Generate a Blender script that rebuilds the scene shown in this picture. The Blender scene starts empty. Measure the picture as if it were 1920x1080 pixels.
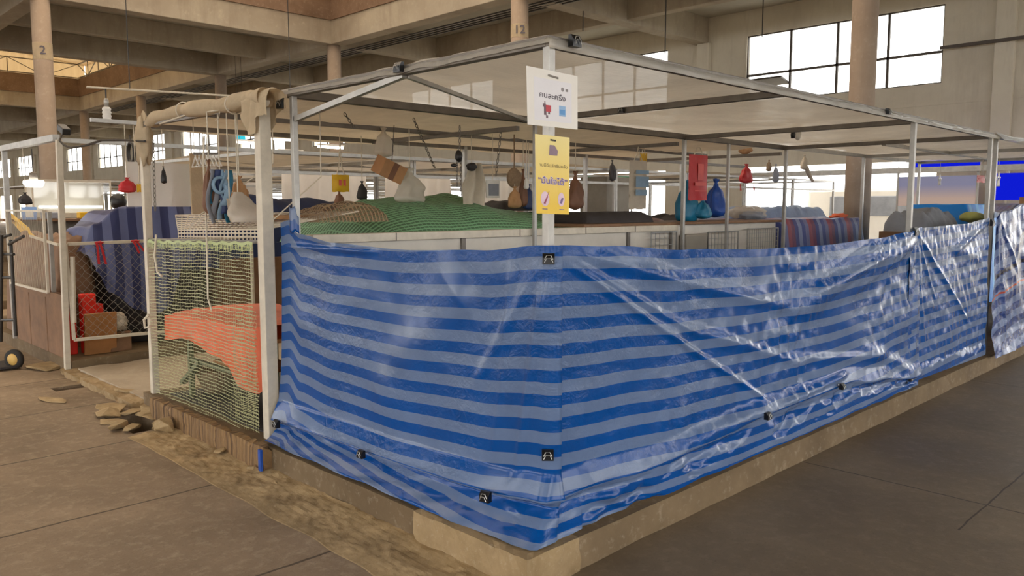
import bpy, bmesh, math, random
from math import sin, cos, pi, radians, sqrt, floor, exp
from mathutils import Vector, Matrix, noise
random.seed(7)
COL = bpy.context.scene.collection
V = Vector

# ------------------------------------------------------------------ helpers
def srgb(h):
    h = h.lstrip('#')
    out = []
    for i in (0, 2, 4):
        c = int(h[i:i+2], 16) / 255
        out.append(c/12.92 if c <= .04045 else ((c+.055)/1.055)**2.4)
    return (*out, 1)

class MB:
    """collects shapes in world coordinates and links them as one mesh object"""
    def __init__(s): s.v = []; s.f = []; s.uv = []; s.has = False
    def add(s, vs, fs, uvs=None):
        o = len(s.v); s.v += [tuple(p) for p in vs]
        for f in fs: s.f.append([i+o for i in f])
        if uvs: s.has = True; s.uv += list(uvs)
        else: s.uv += [(0, 0)]*len(vs)
        return s
    def box(s, lo, hi, M=None):
        x0, y0, z0 = lo; x1, y1, z1 = hi
        p = [(x0,y0,z0),(x1,y0,z0),(x1,y1,z0),(x0,y1,z0),(x0,y0,z1),(x1,y0,z1),(x1,y1,z1),(x0,y1,z1)]
        if M: p = [M @ V(q) for q in p]
        return s.add(p, [(0,3,2,1),(4,5,6,7),(0,1,5,4),(1,2,6,5),(2,3,7,6),(3,0,4,7)])
    def cbox(s, c, size, rot=None):
        M = Matrix.Translation(c)
        if rot: M = M @ rot.to_4x4()
        h = [a/2 for a in size]
        return s.box((-h[0],-h[1],-h[2]), h, M)
    def bar(s, p0, p1, w, h=None, upv=(0,0,1)):
        """square tube from p0 to p1"""
        h = h or w; p0 = V(p0); p1 = V(p1); d = (p1-p0).normalized()
        u = V(upv)
        if abs(d.dot(u)) > .98: u = V((0,1,0))
        a = d.cross(u).normalized(); b = a.cross(d).normalized()
        vs = [p + a*(w/2*i) + b*(h/2*j) for p in (p0, p1) for i, j in ((-1,-1),(1,-1),(1,1),(-1,1))]
        return s.add(vs, [(0,1,2,3),(7,6,5,4),(0,4,5,1),(1,5,6,2),(2,6,7,3),(3,7,4,0)])
    def tube(s, pts, r, n=8, cap=True):
        pts = [V(p) for p in pts]; m = len(pts)
        rs = r if isinstance(r, (list, tuple)) else [r]*m
        vs = []; ref = None
        for i, p in enumerate(pts):
            d = (pts[min(i+1, m-1)] - pts[max(i-1, 0)]).normalized()
            if ref is None:
                ref = V((0,0,1)) if abs(d.z) < .9 else V((1,0,0))
            a = d.cross(ref).normalized(); b = a.cross(d).normalized(); ref = b
            for k in range(n):
                t = 2*pi*k/n; vs.append(p + (a*cos(t) + b*sin(t))*rs[i])
        fs = [(i*n+k, i*n+(k+1)%n, (i+1)*n+(k+1)%n, (i+1)*n+k) for i in range(m-1) for k in range(n)]
        if cap: fs += [tuple(reversed(range(n))), tuple((m-1)*n+k for k in range(n))]
        return s.add(vs, fs)
    def lathe(s, c, prof, n=16, axis=None, sx=1, sy=1):
        c = V(c); vs = []
        M = axis or Matrix.Identity(3)
        for r, z in prof:
            for k in range(n):
                t = 2*pi*k/n; vs.append(c + M @ V((r*cos(t)*sx, r*sin(t)*sy, z)))
        m = len(prof)
        fs = [(i*n+k, i*n+(k+1)%n, (i+1)*n+(k+1)%n, (i+1)*n+k) for i in range(m-1) for k in range(n)]
        fs += [tuple(reversed(range(n))), tuple((m-1)*n+k for k in range(n))]
        return s.add(vs, fs)
    def grid(s, fn, nu, nv):
        """fn(u,v) -> (point, (uvx,uvy)) over the unit square"""
        vs = []; uvs = []
        for j in range(nv+1):
            for i in range(nu+1):
                p, q = fn(i/nu, j/nv); vs.append(p); uvs.append(q)
        w = nu+1
        fs = [(j*w+i, j*w+i+1, (j+1)*w+i+1, (j+1)*w+i) for j in range(nv) for i in range(nu)]
        return s.add(vs, fs, uvs)
    def blob(s, c, r, seed=0, amp=.15, freq=2, nu=20, nv=12, flat=None):
        """lumpy ellipsoid (bags, heaps, stones); flat = cut the underside at this z"""
        c = V(c); vs = []
        for j in range(nv+1):
            th = pi*j/nv
            for i in range(nu):
                ph = 2*pi*i/nu
                d = V((sin(th)*cos(ph), sin(th)*sin(ph), cos(th)))
                k = 1 + amp*noise.noise(d*freq + V((seed*7.1, seed*3.3, seed)))*2
                p = c + V((d.x*r[0]*k, d.y*r[1]*k, d.z*r[2]*k))
                if flat is not None and p.z < flat: p.z = flat
                vs.append(p)
        fs = [(j*nu+i, (j+1)*nu+i, (j+1)*nu+(i+1)%nu, j*nu+(i+1)%nu) for j in range(nv) for i in range(nu)]
        return s.add(vs, fs)
    def poly(s, pts, nrm, depth):
        """flat outline given in world points, extruded along nrm"""
        n = len(pts); nrm = V(nrm)*depth
        vs = [V(p) for p in pts] + [V(p)+nrm for p in pts]
        fs = [tuple(range(n)), tuple(reversed(range(n, 2*n)))] + [(i, n+i, n+(i+1)%n, (i+1)%n) for i in range(n)]
        return s.add(vs, fs)
    def build(s, name, m, parent=None, smooth=False, bevel=0, weld=False, solid=0, keep=False):
        off = V(parent['_o']) if parent and '_o' in parent else V((0,0,0))
        if parent is None and not keep:
            xs = [p[0] for p in s.v]; ys = [p[1] for p in s.v]; zs = [p[2] for p in s.v]
            off = V(((min(xs)+max(xs))/2, (min(ys)+max(ys))/2, min(zs)))
        me = bpy.data.meshes.new(name)
        me.from_pydata([V(p)-off for p in s.v], [], s.f)
        if s.has:
            l = me.uv_layers.new(name='UVMap')
            for lp in me.loops: l.data[lp.index].uv = s.uv[lp.vertex_index]
        bm = bmesh.new(); bm.from_mesh(me)
        if weld: bmesh.ops.remove_doubles(bm, verts=bm.verts, dist=1e-4)
        if weld or not s.has: bmesh.ops.recalc_face_normals(bm, faces=bm.faces)
        bm.to_mesh(me); bm.free()
        if smooth:
            for p in me.polygons: p.use_smooth = True
        me.materials.append(m)
        o = bpy.data.objects.new(name, me); COL.objects.link(o)
        if parent: o.parent = parent
        else: o.location = off
        o['_o'] = tuple(off)
        if bevel:
            b = o.modifiers.new('b', 'BEVEL'); b.width = bevel; b.segments = 2; b.limit_method = 'ANGLE'
        if solid:
            b = o.modifiers.new('s', 'SOLIDIFY'); b.thickness = solid; b.offset = 0
        return o

def tag(o, label, cat, group=None):
    o['label'] = label; o['category'] = cat
    if group: o['group'] = group
    return o
def thing(name, label, cat, loc, group=None):
    o = bpy.data.objects.new(name, None); COL.objects.link(o)
    o.location = loc; o['_o'] = tuple(loc); o.empty_display_size = .1
    return tag(o, label, cat, group)
def struct(o):
    o['kind'] = 'structure'; return o
def lerp(a, b, t): return a + (b-a)*t
def interp(tab, x):
    if x <= tab[0][0]: return tab[0][1]
    for (x0, y0), (x1, y1) in zip(tab, tab[1:]):
        if x <= x1:
            t = (x-x0)/(x1-x0); return y0 + (y1-y0)*t
    return tab[-1][1]
def sinterp(tab, x):
    if x <= tab[0][0]: return tab[0][1]
    for (x0, y0), (x1, y1) in zip(tab, tab[1:]):
        if x <= x1:
            t = (x-x0)/(x1-x0); t = t*t*(3-2*t); return y0 + (y1-y0)*t
    return tab[-1][1]
def sag(p0, p1, d, n=10):
    p0 = V(p0); p1 = V(p1)
    return [p0.lerp(p1, i/n) - V((0,0,d*4*(i/n)*(1-i/n))) for i in range(n+1)]
def copy_tree(o, dx, parent=None):
    c = o.copy(); COL.objects.link(c)
    if parent: c.parent = parent
    else: c.location = V(o.location) + V(dx)
    for ch in list(o.children): copy_tree(ch, dx, c)
    return c

# ---------------------------------------------------------------- materials
MATS = {}
class NT:
    def __init__(s, name):
        s.m = bpy.data.materials.new(name); s.m.use_nodes = True
        s.t = s.m.node_tree; s.t.nodes.clear()
        s.out = s.n('ShaderNodeOutputMaterial')
    def n(s, ty, **kw):
        x = s.t.nodes.new(ty)
        for k, v in kw.items():
            if k.startswith('i_'):
                key = k[2:].replace('_', ' ')
                x.inputs[key].default_value = v
            else: setattr(x, k, v)
        return x
    def l(s, a, b): s.t.links.new(a, b)
    def math(s, op, a, b=None, c=None):
        x = s.n('ShaderNodeMath', operation=op)
        for i, q in enumerate((a, b, c)):
            if q is None: continue
            if isinstance(q, (int, float)): x.inputs[i].default_value = q
            else: s.l(q, x.inputs[i])
        return x.outputs[0]
    def mix(s, fac, a, b):
        x = s.n('ShaderNodeMix', data_type='RGBA')
        for sk, q in ((x.inputs[0], fac), (x.inputs[6], a), (x.inputs[7], b)):
            if isinstance(q, (int, float, tuple)): sk.default_value = q
            else: s.l(q, sk)
        return x.outputs[2]
    def coord(s, k='Object'):
        return s.n('ShaderNodeTexCoord').outputs[k]
    def noise(s, vec, scale, detail=4, rough=.6, dist=0):
        x = s.n('ShaderNodeTexNoise'); x.inputs['Scale'].default_value = scale
        x.inputs['Detail'].default_value = detail; x.inputs['Roughness'].default_value = rough
        x.inputs['Distortion'].default_value = dist
        s.l(vec, x.inputs['Vector']); return x.outputs[0]
    def ramp(s, f, stops):
        x = s.n('ShaderNodeValToRGB'); e = x.color_ramp.elements
        while len(e) < len(stops): e.new(.5)
        for i, (p, c) in enumerate(stops):
            e[i].position = p; e[i].color = c if isinstance(c, tuple) else (c, c, c, 1)
        s.l(f, x.inputs[0]); return x.outputs[0]
    def mapping(s, vec, scale):
        x = s.n('ShaderNodeMapping'); x.inputs['Scale'].default_value = scale
        s.l(vec, x.inputs['Vector']); return x.outputs[0]
    def bsdf(s, col, rough=.6, metal=0, bump=None, bstr=.3, bdist=.01, **kw):
        b = s.n('ShaderNodeBsdfPrincipled')
        for sk, q in ((b.inputs['Base Color'], col), (b.inputs['Roughness'], rough), (b.inputs['Metallic'], metal)):
            if isinstance(q, (int, float, tuple)): sk.default_value = q
            else: s.l(q, sk)
        for k, v in kw.items(): b.inputs[k.replace('_', ' ')].default_value = v
        if bump is not None:
            x = s.n('ShaderNodeBump'); x.inputs['Strength'].default_value = bstr; x.inputs['Distance'].default_value = bdist
            s.l(bump, x.inputs['Height']); s.l(x.outputs[0], b.inputs['Normal'])
        return b
    def done(s, sh):
        s.l(sh.outputs[0] if hasattr(sh, 'outputs') else sh, s.out.inputs[0]); return s.m

def simple(name, hexa, rough=.6, metal=0, var=.15, scale=6, bump=.2, bscale=40, bdist=.004, translucent=0, spec=.5):
    """plain coloured surface with a little wear noise"""
    t = NT(name); c = t.coord()
    col = srgb(hexa)
    n = t.noise(c, scale, 5, .65)
    lo = tuple(x*(1-var) for x in col[:3])+(1,); hi = tuple(min(1, x*(1+var)) for x in col[:3])+(1,)
    cc = t.ramp(n, [(.3, lo), (.7, hi)])
    b = t.bsdf(cc, rough, metal, t.noise(c, bscale, 4) if bump else None, bump, bdist)
    b.inputs['Specular IOR Level'].default_value = spec
    if translucent:
        tr = t.n('ShaderNodeBsdfTranslucent'); t.l(cc, tr.inputs[0])
        mx = t.n('ShaderNodeMixShader'); mx.inputs[0].default_value = translucent
        t.l(b.outputs[0], mx.inputs[1]); t.l(tr.outputs[0], mx.inputs[2]); b = mx
    return t.done(b)

def concrete(name, a, b_, stain='#4a3a2a', stain_amt=.35, scale=1.2, rough=.8, streak=False, joints=None):
    t = NT(name); c = t.coord()
    n1 = t.noise(c, scale, 8, .65); n2 = t.noise(c, scale*9, 5, .7); n3 = t.noise(c, scale*.35, 4, .6, .6)
    col = t.mix(t.ramp(n1, [(.3, 0.0), (.7, 1.0)]), srgb(a), srgb(b_))
    col = t.mix(t.math('MULTIPLY', t.ramp(n3, [(.45, 0.0), (.68, 1.0)]), stain_amt), col, srgb(stain))
    col = t.mix(t.math('MULTIPLY', t.ramp(n2, [(.55, 0.0), (.75, 1.0)]), .18), col, srgb('#e6d9c4'))
    h = n2
    if streak:
        s_ = t.noise(t.mapping(c, (2.2, 2.2, .3)), 1.3, 5, .7)
        col = t.mix(t.math('MULTIPLY', t.ramp(s_, [(.5, 0.0), (.75, 1.0)]), .35), col, srgb(stain))
    b = t.bsdf(col, rough, 0, h, .35, .006)
    b.inputs['Specular IOR Level'].default_value = .3
    return t.done(b)

def floor_mat():
    """old concrete slabs: saw joints across the left passage, shade of the right passage painted in as a darker colour"""
    t = NT('floor_concrete'); c = t.coord()
    sp = t.n('ShaderNodeSeparateXYZ'); t.l(c, sp.inputs[0]); X, Y = sp.outputs[0], sp.outputs[1]
    n1 = t.noise(c, 1.1, 8, .68, .3); n2 = t.noise(c, 14, 6, .75); n3 = t.noise(c, .45, 4, .6, .8); n4 = t.noise(c, 60, 3, .7)
    wob = t.math('MULTIPLY', t.math('SUBTRACT', t.noise(c, 3, 3), .5), .03)
    # right passage gets a darker colour that stands for its shade
    right = t.math('GREATER_THAN', t.math('SUBTRACT', t.math('ADD', X, .5), t.math('MULTIPLY', t.math('ADD', Y, .1), 1.0)), .55)
    colL = t.mix(t.ramp(n1, [(.3, 0.0), (.72, 1.0)]), srgb('#7d6b56'), srgb('#a28d74'))
    colR = t.mix(t.ramp(n1, [(.3, 0.0), (.72, 1.0)]), srgb('#6a5c49'), srgb('#87765f'))
    col = t.mix(right, colL, colR)
    col = t.mix(t.math('MULTIPLY', t.ramp(n3, [(.42, 0.0), (.66, 1.0)]), .6), col, srgb('#55452f'))
    col = t.mix(t.math('MULTIPLY', t.ramp(n2, [(.5, 0.0), (.7, 1.0)]), t.math('SUBTRACT', .24, t.math('MULTIPLY', right, .16))), col, srgb('#dccbae'))
    col = t.mix(t.math('MULTIPLY', t.ramp(n4, [(.6, 0.0), (.72, 1.0)]), .4), col, srgb('#3c3126'))
    # joints across the left passage every 1.26 m
    fy = t.math('ABSOLUTE', t.math('SUBTRACT', t.math('FRACT', t.math('DIVIDE', t.math('ADD', t.math('ADD', Y, wob), 100.8-.94+.63), 1.26)), .5))
    jy = t.math('MULTIPLY', t.math('LESS_THAN', t.math('MULTIPLY', fy, 1.26), .008), t.math('LESS_THAN', X, 0.0))
    fr = t.math('ABSOLUTE', t.math('SUBTRACT', t.math('FRACT', t.math('DIVIDE', t.math('ADD', t.math('ADD', X, wob), 300.0+1.7+.12), 3.4)), .5))
    jr = t.math('MULTIPLY', t.math('LESS_THAN', t.math('MULTIPLY', fr, 3.4), .006), t.math('LESS_THAN', Y, 0.0))
    fr2 = t.math('LESS_THAN', t.math('ABSOLUTE', t.math('SUBTRACT', t.math('ADD', Y, wob), -1.04)), .005)
    jr = t.math('MAXIMUM', jr, t.math('MULTIPLY', fr2, t.math('GREATER_THAN', X, 2.0)))
    j = t.math('MULTIPLY', t.math('MAXIMUM', jy, jr), .75)
    col = t.mix(j, col, srgb('#32281c'))
    h = t.math('SUBTRACT', t.math('ADD', t.math('MULTIPLY', n2, .6), t.math('MULTIPLY', n1, .6)), j)
    rg = t.ramp(n3, [(.35, .75), (.7, .5)])
    b = t.bsdf(col, rg, 0, h, .5, .008)
    b.inputs['Specular IOR Level'].default_value = .35
    return t.done(b)

def striped(name, colA, colB, period=.1075, phase=0, rough=.3, axis='V', crinkle=1.0, extra=None, clear=0):
    """woven plastic sheeting with printed stripes that follow the sheet (UV in metres)"""
    t = NT(name); uv = t.n('ShaderNodeUVMap').outputs[0]
    sp = t.n('ShaderNodeSeparateXYZ'); t.l(uv, sp.inputs[0]); U, Vv = sp.outputs[0], sp.outputs[1]
    A = Vv if axis == 'V' else U
    st = t.math('LESS_THAN', t.math('FRACT', t.math('ADD', t.math('DIVIDE', A, period), 50.0+phase)), .5)
    n0 = t.noise(uv, 3, 6, .7); nw = t.noise(t.mapping(uv, (1, 14, 1)), 3, 3, .6)
    a = t.mix(t.ramp(n0, [(.3, 0.0), (.7, 1.0)]), tuple(x*.85 for x in srgb(colA)[:3])+(1,), tuple(x*1.12 for x in srgb(colA)[:3])+(1,))
    bq = t.mix(t.ramp(n0, [(.3, 0.0), (.7, 1.0)]), tuple(x*.88 for x in srgb(colB)[:3])+(1,), tuple(min(1, x*1.1) for x in srgb(colB)[:3])+(1,))
    col = t.mix(st, bq, a)
    if extra:
        for (c2, lo, hi) in extra:
            m = t.math('MULTIPLY', t.math('GREATER_THAN', A, lo), t.math('LESS_THAN', A, hi))
            col = t.mix(m, col, srgb(c2))
    vo = t.n('ShaderNodeTexVoronoi', feature='DISTANCE_TO_EDGE'); vo.inputs['Scale'].default_value = 9
    t.l(t.mapping(uv, (1, 1.6, 1)), vo.inputs['Vector'])
    n2 = t.noise(uv, 16, 4, .6, 1.2); n5 = t.noise(uv, 55, 3, .6, .5)
    where = t.ramp(t.noise(uv, 1.3, 3, .6), [(.4, .12), (.62, 1.0)])
    h = t.math('MULTIPLY', t.math('ADD', t.math('ADD', n2, t.math('MULTIPLY', n5, .25)), t.math('MULTIPLY', vo.outputs[0], .8)), where)
    rr = t.ramp(n0, [(.3, rough*.75), (.75, rough*1.25)])
    b = t.bsdf(col, rr, 0, h, .5*crinkle, .012)
    b.inputs['Specular IOR Level'].default_value = .2
    b.inputs['Coat Weight'].default_value = .22; b.inputs['Coat Roughness'].default_value = .12
    tr = t.n('ShaderNodeBsdfTranslucent'); t.l(col, tr.inputs[0])
    mx = t.n('ShaderNodeMixShader'); mx.inputs[0].default_value = .10
    t.l(b.outputs[0], mx.inputs[1]); t.l(tr.outputs[0], mx.inputs[2])
    if clear:
        tp = t.n('ShaderNodeBsdfTransparent'); m2 = t.n('ShaderNodeMixShader'); m2.inputs[0].default_value = clear
        t.l(mx.outputs[0], m2.inputs[1]); t.l(tp.outputs[0], m2.inputs[2]); mx = m2
    return t.done(mx)

def film(name, tint, clear=.4, rough=.12, streak=(1, 1, 1), bstr=.3, spec=.6, tl=.5):
    """thin plastic film: part see-through, part milky, glossy"""
    t = NT(name); c = t.coord()
    n = t.noise(t.mapping(c, streak), 5, 5, .65, .5); n2 = t.noise(c, 1.4, 4, .6)
    col = t.mix(t.ramp(n2, [(.35, 0.0), (.7, 1.0)]), tuple(x*.8 for x in srgb(tint)[:3])+(1,), srgb(tint))
    b = t.bsdf(col, rough, 0, n, bstr, .02); b.inputs['Specular IOR Level'].default_value = spec
    tr = t.n('ShaderNodeBsdfTranslucent'); t.l(col, tr.inputs[0])
    m1 = t.n('ShaderNodeMixShader'); m1.inputs[0].default_value = tl
    t.l(b.outputs[0], m1.inputs[1]); t.l(tr.outputs[0], m1.inputs[2])
    tp = t.n('ShaderNodeBsdfTransparent'); m2 = t.n('ShaderNodeMixShader')
    f = t.ramp(n, [(.3, min(1, clear*1.2)), (.75, clear*.75)])
    t.l(f, m2.inputs[0]); t.l(m1.outputs[0], m2.inputs[1]); t.l(tp.outputs[0], m2.inputs[2])
    return t.done(m2)

def net_mat(name, hexa, cell=.02, w=.16, cellv=None, wv=None, fill=0):
    """knotted net: only the strands are solid (UV in metres)"""
    t = NT(name); uv = t.n('ShaderNodeUVMap').outputs[0]
    sp = t.n('ShaderNodeSeparateXYZ'); t.l(uv, sp.inputs[0])
    jit = t.math('MULTIPLY', t.math('SUBTRACT', t.noise(uv, 9, 2), .5), cell*.8)
    fu = t.math('LESS_THAN', t.math('FRACT', t.math('ADD', t.math('DIVIDE', t.math('ADD', sp.outputs[0], jit), cell), 500.0)), w)
    fv = t.math('LESS_THAN', t.math('FRACT', t.math('ADD', t.math('DIVIDE', t.math('ADD', sp.outputs[1], jit), cellv or cell), 500.0)), wv or w)
    k = t.math('MAXIMUM', fu, fv)
    b = t.bsdf(srgb(hexa), .5)
    tp = t.n('ShaderNodeBsdfTransparent'); mx = t.n('ShaderNodeMixShader')
    t.l(t.math('MAXIMUM', k, fill) if fill else k, mx.inputs[0]); t.l(tp.outputs[0], mx.inputs[1]); t.l(b.outputs[0], mx.inputs[2])
    return t.done(mx)

def emit(name, hexa, k):
    t = NT(name); e = t.n('ShaderNodeEmission'); e.inputs[0].default_value = srgb(hexa); e.inputs[1].default_value = k
    return t.done(e)

M = dict(
    floor=floor_mat(),
    plinth=concrete('plinth_concrete', '#66563f', '#7d6a50', '#3f3020', .5, 2.2),
    patch=concrete('patched_concrete', '#8f7957', '#aa9370', '#5a462c', .5, 5),
    slab=concrete('ceiling_concrete', '#a5a196', '#bab6aa', '#7d796d', .3, .6),
    beam=concrete('beam_concrete', '#a09788', '#b3aa9a', '#75665a', .45, .9, streak=True),
    wall=concrete('wall_concrete', '#cbc4b4', '#d9d3c4', '#a2988a', .3, .8, streak=True),
    column=concrete('column_plaster', '#998778', '#a99887', '#7a6857', .35, 1.4, streak=True),
    fascia=concrete('fascia_brown', '#705a48', '#877060', '#4c3c2e', .45, 1.5),
    rubble=concrete('rubble', '#8f7a58', '#b59d76', '#4b3b26', .5, 7),
    steel=simple('galvanised_steel', '#a9a7a2', .42, .55, .15, 9, .1),
    steel_dark=simple('dull_steel', '#77716a', .5, .5, .2, 9, .1),
    paint=simple('white_painted_steel', '#c9c0ae', .5, 0, .12, 12, .1),
    white=simple('white_board', '#cfc9bd', .5, 0, .08, 4, .1),
    clip=simple('black_clip', '#141417', .3, .2, .1, 20, 0),
    wire=simple('bright_wire', '#b7b7b4', .3, .8, .1, 20, 0),
    paper=simple('sign_paper', '#dedbd4', .35, 0, .04, 6, .1),
    black=simple('black_plastic', '#1b1a1b', .45, 0, .2, 10, .1),
    ink=simple('printed_ink', '#55505a', .5, 0, .05, 10, 0),
    cable=simple('cable_black', '#2a2622', .5, 0, .2, 10, 0),
    string=simple('pale_string', '#cfc6b4', .7, 0, .1, 20, 0),
    tarp=striped('blue_striped_tarp', '#004892', '#63779a', .1075, .42, .22),
    roof=film('roof_film', '#f4eee2', .03, .14, (1, 9, 1), .8, .9, .6),
    frame_dark=simple('window_frame', '#4e4640', .5, .2, .1, 8, 0),
)
def mglass():
    t = NT('window_glass'); g = t.n('ShaderNodeBsdfTransparent'); g.inputs[0].default_value = (.93, .94, .93, 1)
    gl = t.n('ShaderNodeBsdfGlossy'); gl.inputs['Roughness'].default_value = .05
    mx = t.n('ShaderNodeMixShader'); mx.inputs[0].default_value = .05
    t.l(g.outputs[0], mx.inputs[1]); t.l(gl.outputs[0], mx.inputs[2]); return t.done(mx)
M['glass'] = mglass()

# ------------------------------------------------------------ camera, world
sc = bpy.context.scene
cam = bpy.data.cameras.new('camera'); co = bpy.data.objects.new('camera', cam); COL.objects.link(co)
cam.sensor_width = 36; cam.lens = 36*1501/1920; cam.clip_end = 400; cam.clip_start = .05
CP = V((-2.279658, -2.217508, 1.600000)); fwv = V((0.698580, 0.708403, -0.100751)); upv = V((0.070742, 0.071737, 0.994912))
r_ = fwv.cross(upv)
co.matrix_world = Matrix(((r_.x, upv.x, -fwv.x, CP.x), (r_.y, upv.y, -fwv.y, CP.y), (r_.z, upv.z, -fwv.z, CP.z), (0,0,0,1)))
sc.camera = co
vs = sc.view_settings; vs.view_transform = 'Standard'; vs.look = 'None'; vs.gamma = 1; vs.use_curve_mapping = False
vs.exposure = 1.03
w = bpy.data.worlds.new('sky'); sc.world = w; w.use_nodes = True
bg = w.node_tree.nodes['Background']; bg.inputs[0].default_value = (1, .98, .96, 1); bg.inputs[1].default_value = 3.0
sc.cycles.max_bounces = 8; sc.cycles.diffuse_bounces = 5; sc.cycles.glossy_bounces = 3; sc.cycles.transparent_max_bounces = 24
sc.cycles.transmission_bounces = 6; sc.cycles.sample_clamp_indirect = 6; sc.cycles.caustics_reflective = False; sc.cycles.caustics_refractive = False
def area(name, loc, size, power, color, direction=(0,0,-1)):
    l = bpy.data.lights.new(name, 'AREA'); l.shape = 'RECTANGLE'; l.size, l.size_y = size; l.energy = power; l.color = color
    o = bpy.data.objects.new(name, l); COL.objects.link(o); o.location = loc
    o.rotation_euler = V(direction).to_track_quat('-Z', 'Y').to_euler(); return o

# =================================================================== SETTING
# floor with the broken drain trench beside the left kerb
fl = MB()
def rect(m, x0, y0, x1, y1, z): m.add([(x0,y0,z),(x1,y0,z),(x1,y1,z),(x0,y1,z)], [(0,1,2,3)])
HX0, HX1, HY0, HY1 = -.30, -.02, 3.62, 4.22
for x0, y0, x1, y1 in ((-16,-16,HX0,110),(HX1,-16,19,110),(HX0,-16,HX1,HY0),(HX0,HY1,HX1,5.45),(HX0,5.62,HX1,110)):
    rect(fl, x0, y0, x1, y1, 0)
for y0, y1 in ((HY0,HY1),(5.45,5.62)):
    rect(fl, HX0, y0, HX1, y1, -.22)
    fl.add([(HX0,y0,0),(HX0,y1,0),(HX0,y1,-.22),(HX0,y0,-.22)], [(0,1,2,3)])
    fl.add([(HX1,y0,0),(HX1,y1,0),(HX1,y1,-.22),(HX1,y0,-.22)], [(3,2,1,0)])
    fl.add([(HX0,y0,0),(HX1,y0,0),(HX1,y0,-.22),(HX0,y0,-.22)], [(3,2,1,0)])
    fl.add([(HX0,y1,0),(HX1,y1,0),(HX1,y1,-.22),(HX0,y1,-.22)], [(0,1,2,3)])
struct(fl.build('floor', M['floor'], keep=True))
g = MB(); rect(g, 19, -60, 120, 160, -.02); rect(g, -120, -120, -16, 160, -.02); rect(g, -16, -120, 120, -16, -.02)
struct(g.build('outside_ground', simple('outside_ground', '#a39c8e', .9), keep=True))

def rough_box(lo, hi, m, name, amp=.008, step=.12, f=4, seed=0):
    """box with worn edges: faces subdivided and nudged by noise"""
    bm = bmesh.new()
    bmesh.ops.create_cube(bm, size=1)
    d = [hi[i]-lo[i] for i in range(3)]
    for e in list(bm.edges): pass
    for ax in range(3):
        n = max(1, min(90, int(d[ax]/step)))
        if n > 1:
            es = [e for e in bm.edges if abs(abs(e.verts[0].co[ax]-e.verts[1].co[ax])-1) < 1e-5]
            bmesh.ops.subdivide_edges(bm, edges=es, cuts=n-1, use_grid_fill=True)
    mb = MB(); 
    for v in bm.verts:
        p = V([lo[i] + (v.co[i]+.5)*d[i] for i in range(3)])
        edge = sum(abs(abs(v.co[i])-.5) < 1e-4 for i in range(3))
        k = noise.noise(p*f + V((seed, 0, 0))); k2 = noise.noise(p*f*2.7 + V((0, seed, 3)))
        q = V([-(1 if v.co[i] > 0 else -1) if abs(abs(v.co[i])-.5) < 1e-4 else 0 for i in range(3)])
        a = amp*(k*.5+k2*.5)
        if edge >= 2: a += amp*.9*max(0, k+k2)
        if v.co.z < -.49: q.z = 0
        p += q*a
        mb.v.append(tuple(p)); mb.uv.append((0,0))
    bm.verts.index_update()
    for f_ in bm.faces: mb.f.append([v.index for v in f_.verts])
    bm.free()
    return mb.build(name, m, bevel=0)

# raised stall plinths (the corner block, its patched nose and stained flank, the block across the side aisle)
struct(rough_box((0, 0, 0), (18.0, 4.22, .15), M['plinth'], 'plinth', .012, .2))
struct(rough_box((-.022, -.015, 0), (.32, .74, .158), M['patch'], 'plinth_corner_patch', .014, .04, 7, 3))
drip = NT('drip_stained'); c_ = drip.coord()
n_ = drip.noise(drip.mapping(c_, (1, 14, .35)), 2.2, 4, .6); n2_ = drip.noise(c_, 20, 4, .7)
cc_ = drip.mix(drip.ramp(n_, [(.36, 0.0), (.6, 1.0)]), srgb('#4a3420'), srgb('#8d6f48'))
struct(rough_box((-.055, 2.17, 0), (0.0, 3.95, .162), drip.done(drip.bsdf(cc_, .8, 0, drip.math('ADD', n_, drip.math('MULTIPLY', n2_, .4)), .8, .02)), 'plinth_flank', .012, .03, 8, 5))
struct(rough_box((.02, 6.15, 0), (18.0, 10.3, .13), M['plinth'], 'plinth.001', .012, .2, 4, 9))
struct(rough_box((.06, 4.30, 0), (18.0, 6.1, .065), concrete('aisle_concrete', '#9a8c78', '#b6a893', '#7a6a55', .4, 2), 'aisle_slab', .01, .2, 4, 4))
struct(rough_box((-.06, 4.35, 0), (.10, 6.2, .05), M['patch'], 'aisle_kerb', .03, .04, 6, 12))
for k in range(3):
    struct(rough_box((.3, 12.3+6.2*k, 0), (18.0, 16.4+6.2*k, .13), M['plinth'], 'plinth', .01, .5))
# broken mortar strip along the left kerb
ms = MB()
def mort(u, v):
    y = lerp(-.1, 3.55, u); x = lerp(-.36, .0, v)
    edge = sin(pi*min(1, v*1.0))
    h = .008 + .010*noise.noise(V((x*7, y*5, 1))) + .006*noise.noise(V((x*28, y*20, 4)))
    h *= min(1, v*3) if v < .33 else 1
    h += .015*max(0, v-.7)/.3
    return (x + .03*noise.noise(V((y*3, 0, 0)))*(1-v), y, max(.0015, h) if 0 < v else -.002), (u, v)
ms.grid(mort, 240, 26)
struct(ms.build('broken_mortar_strip', M['rubble'], keep=True))
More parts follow.
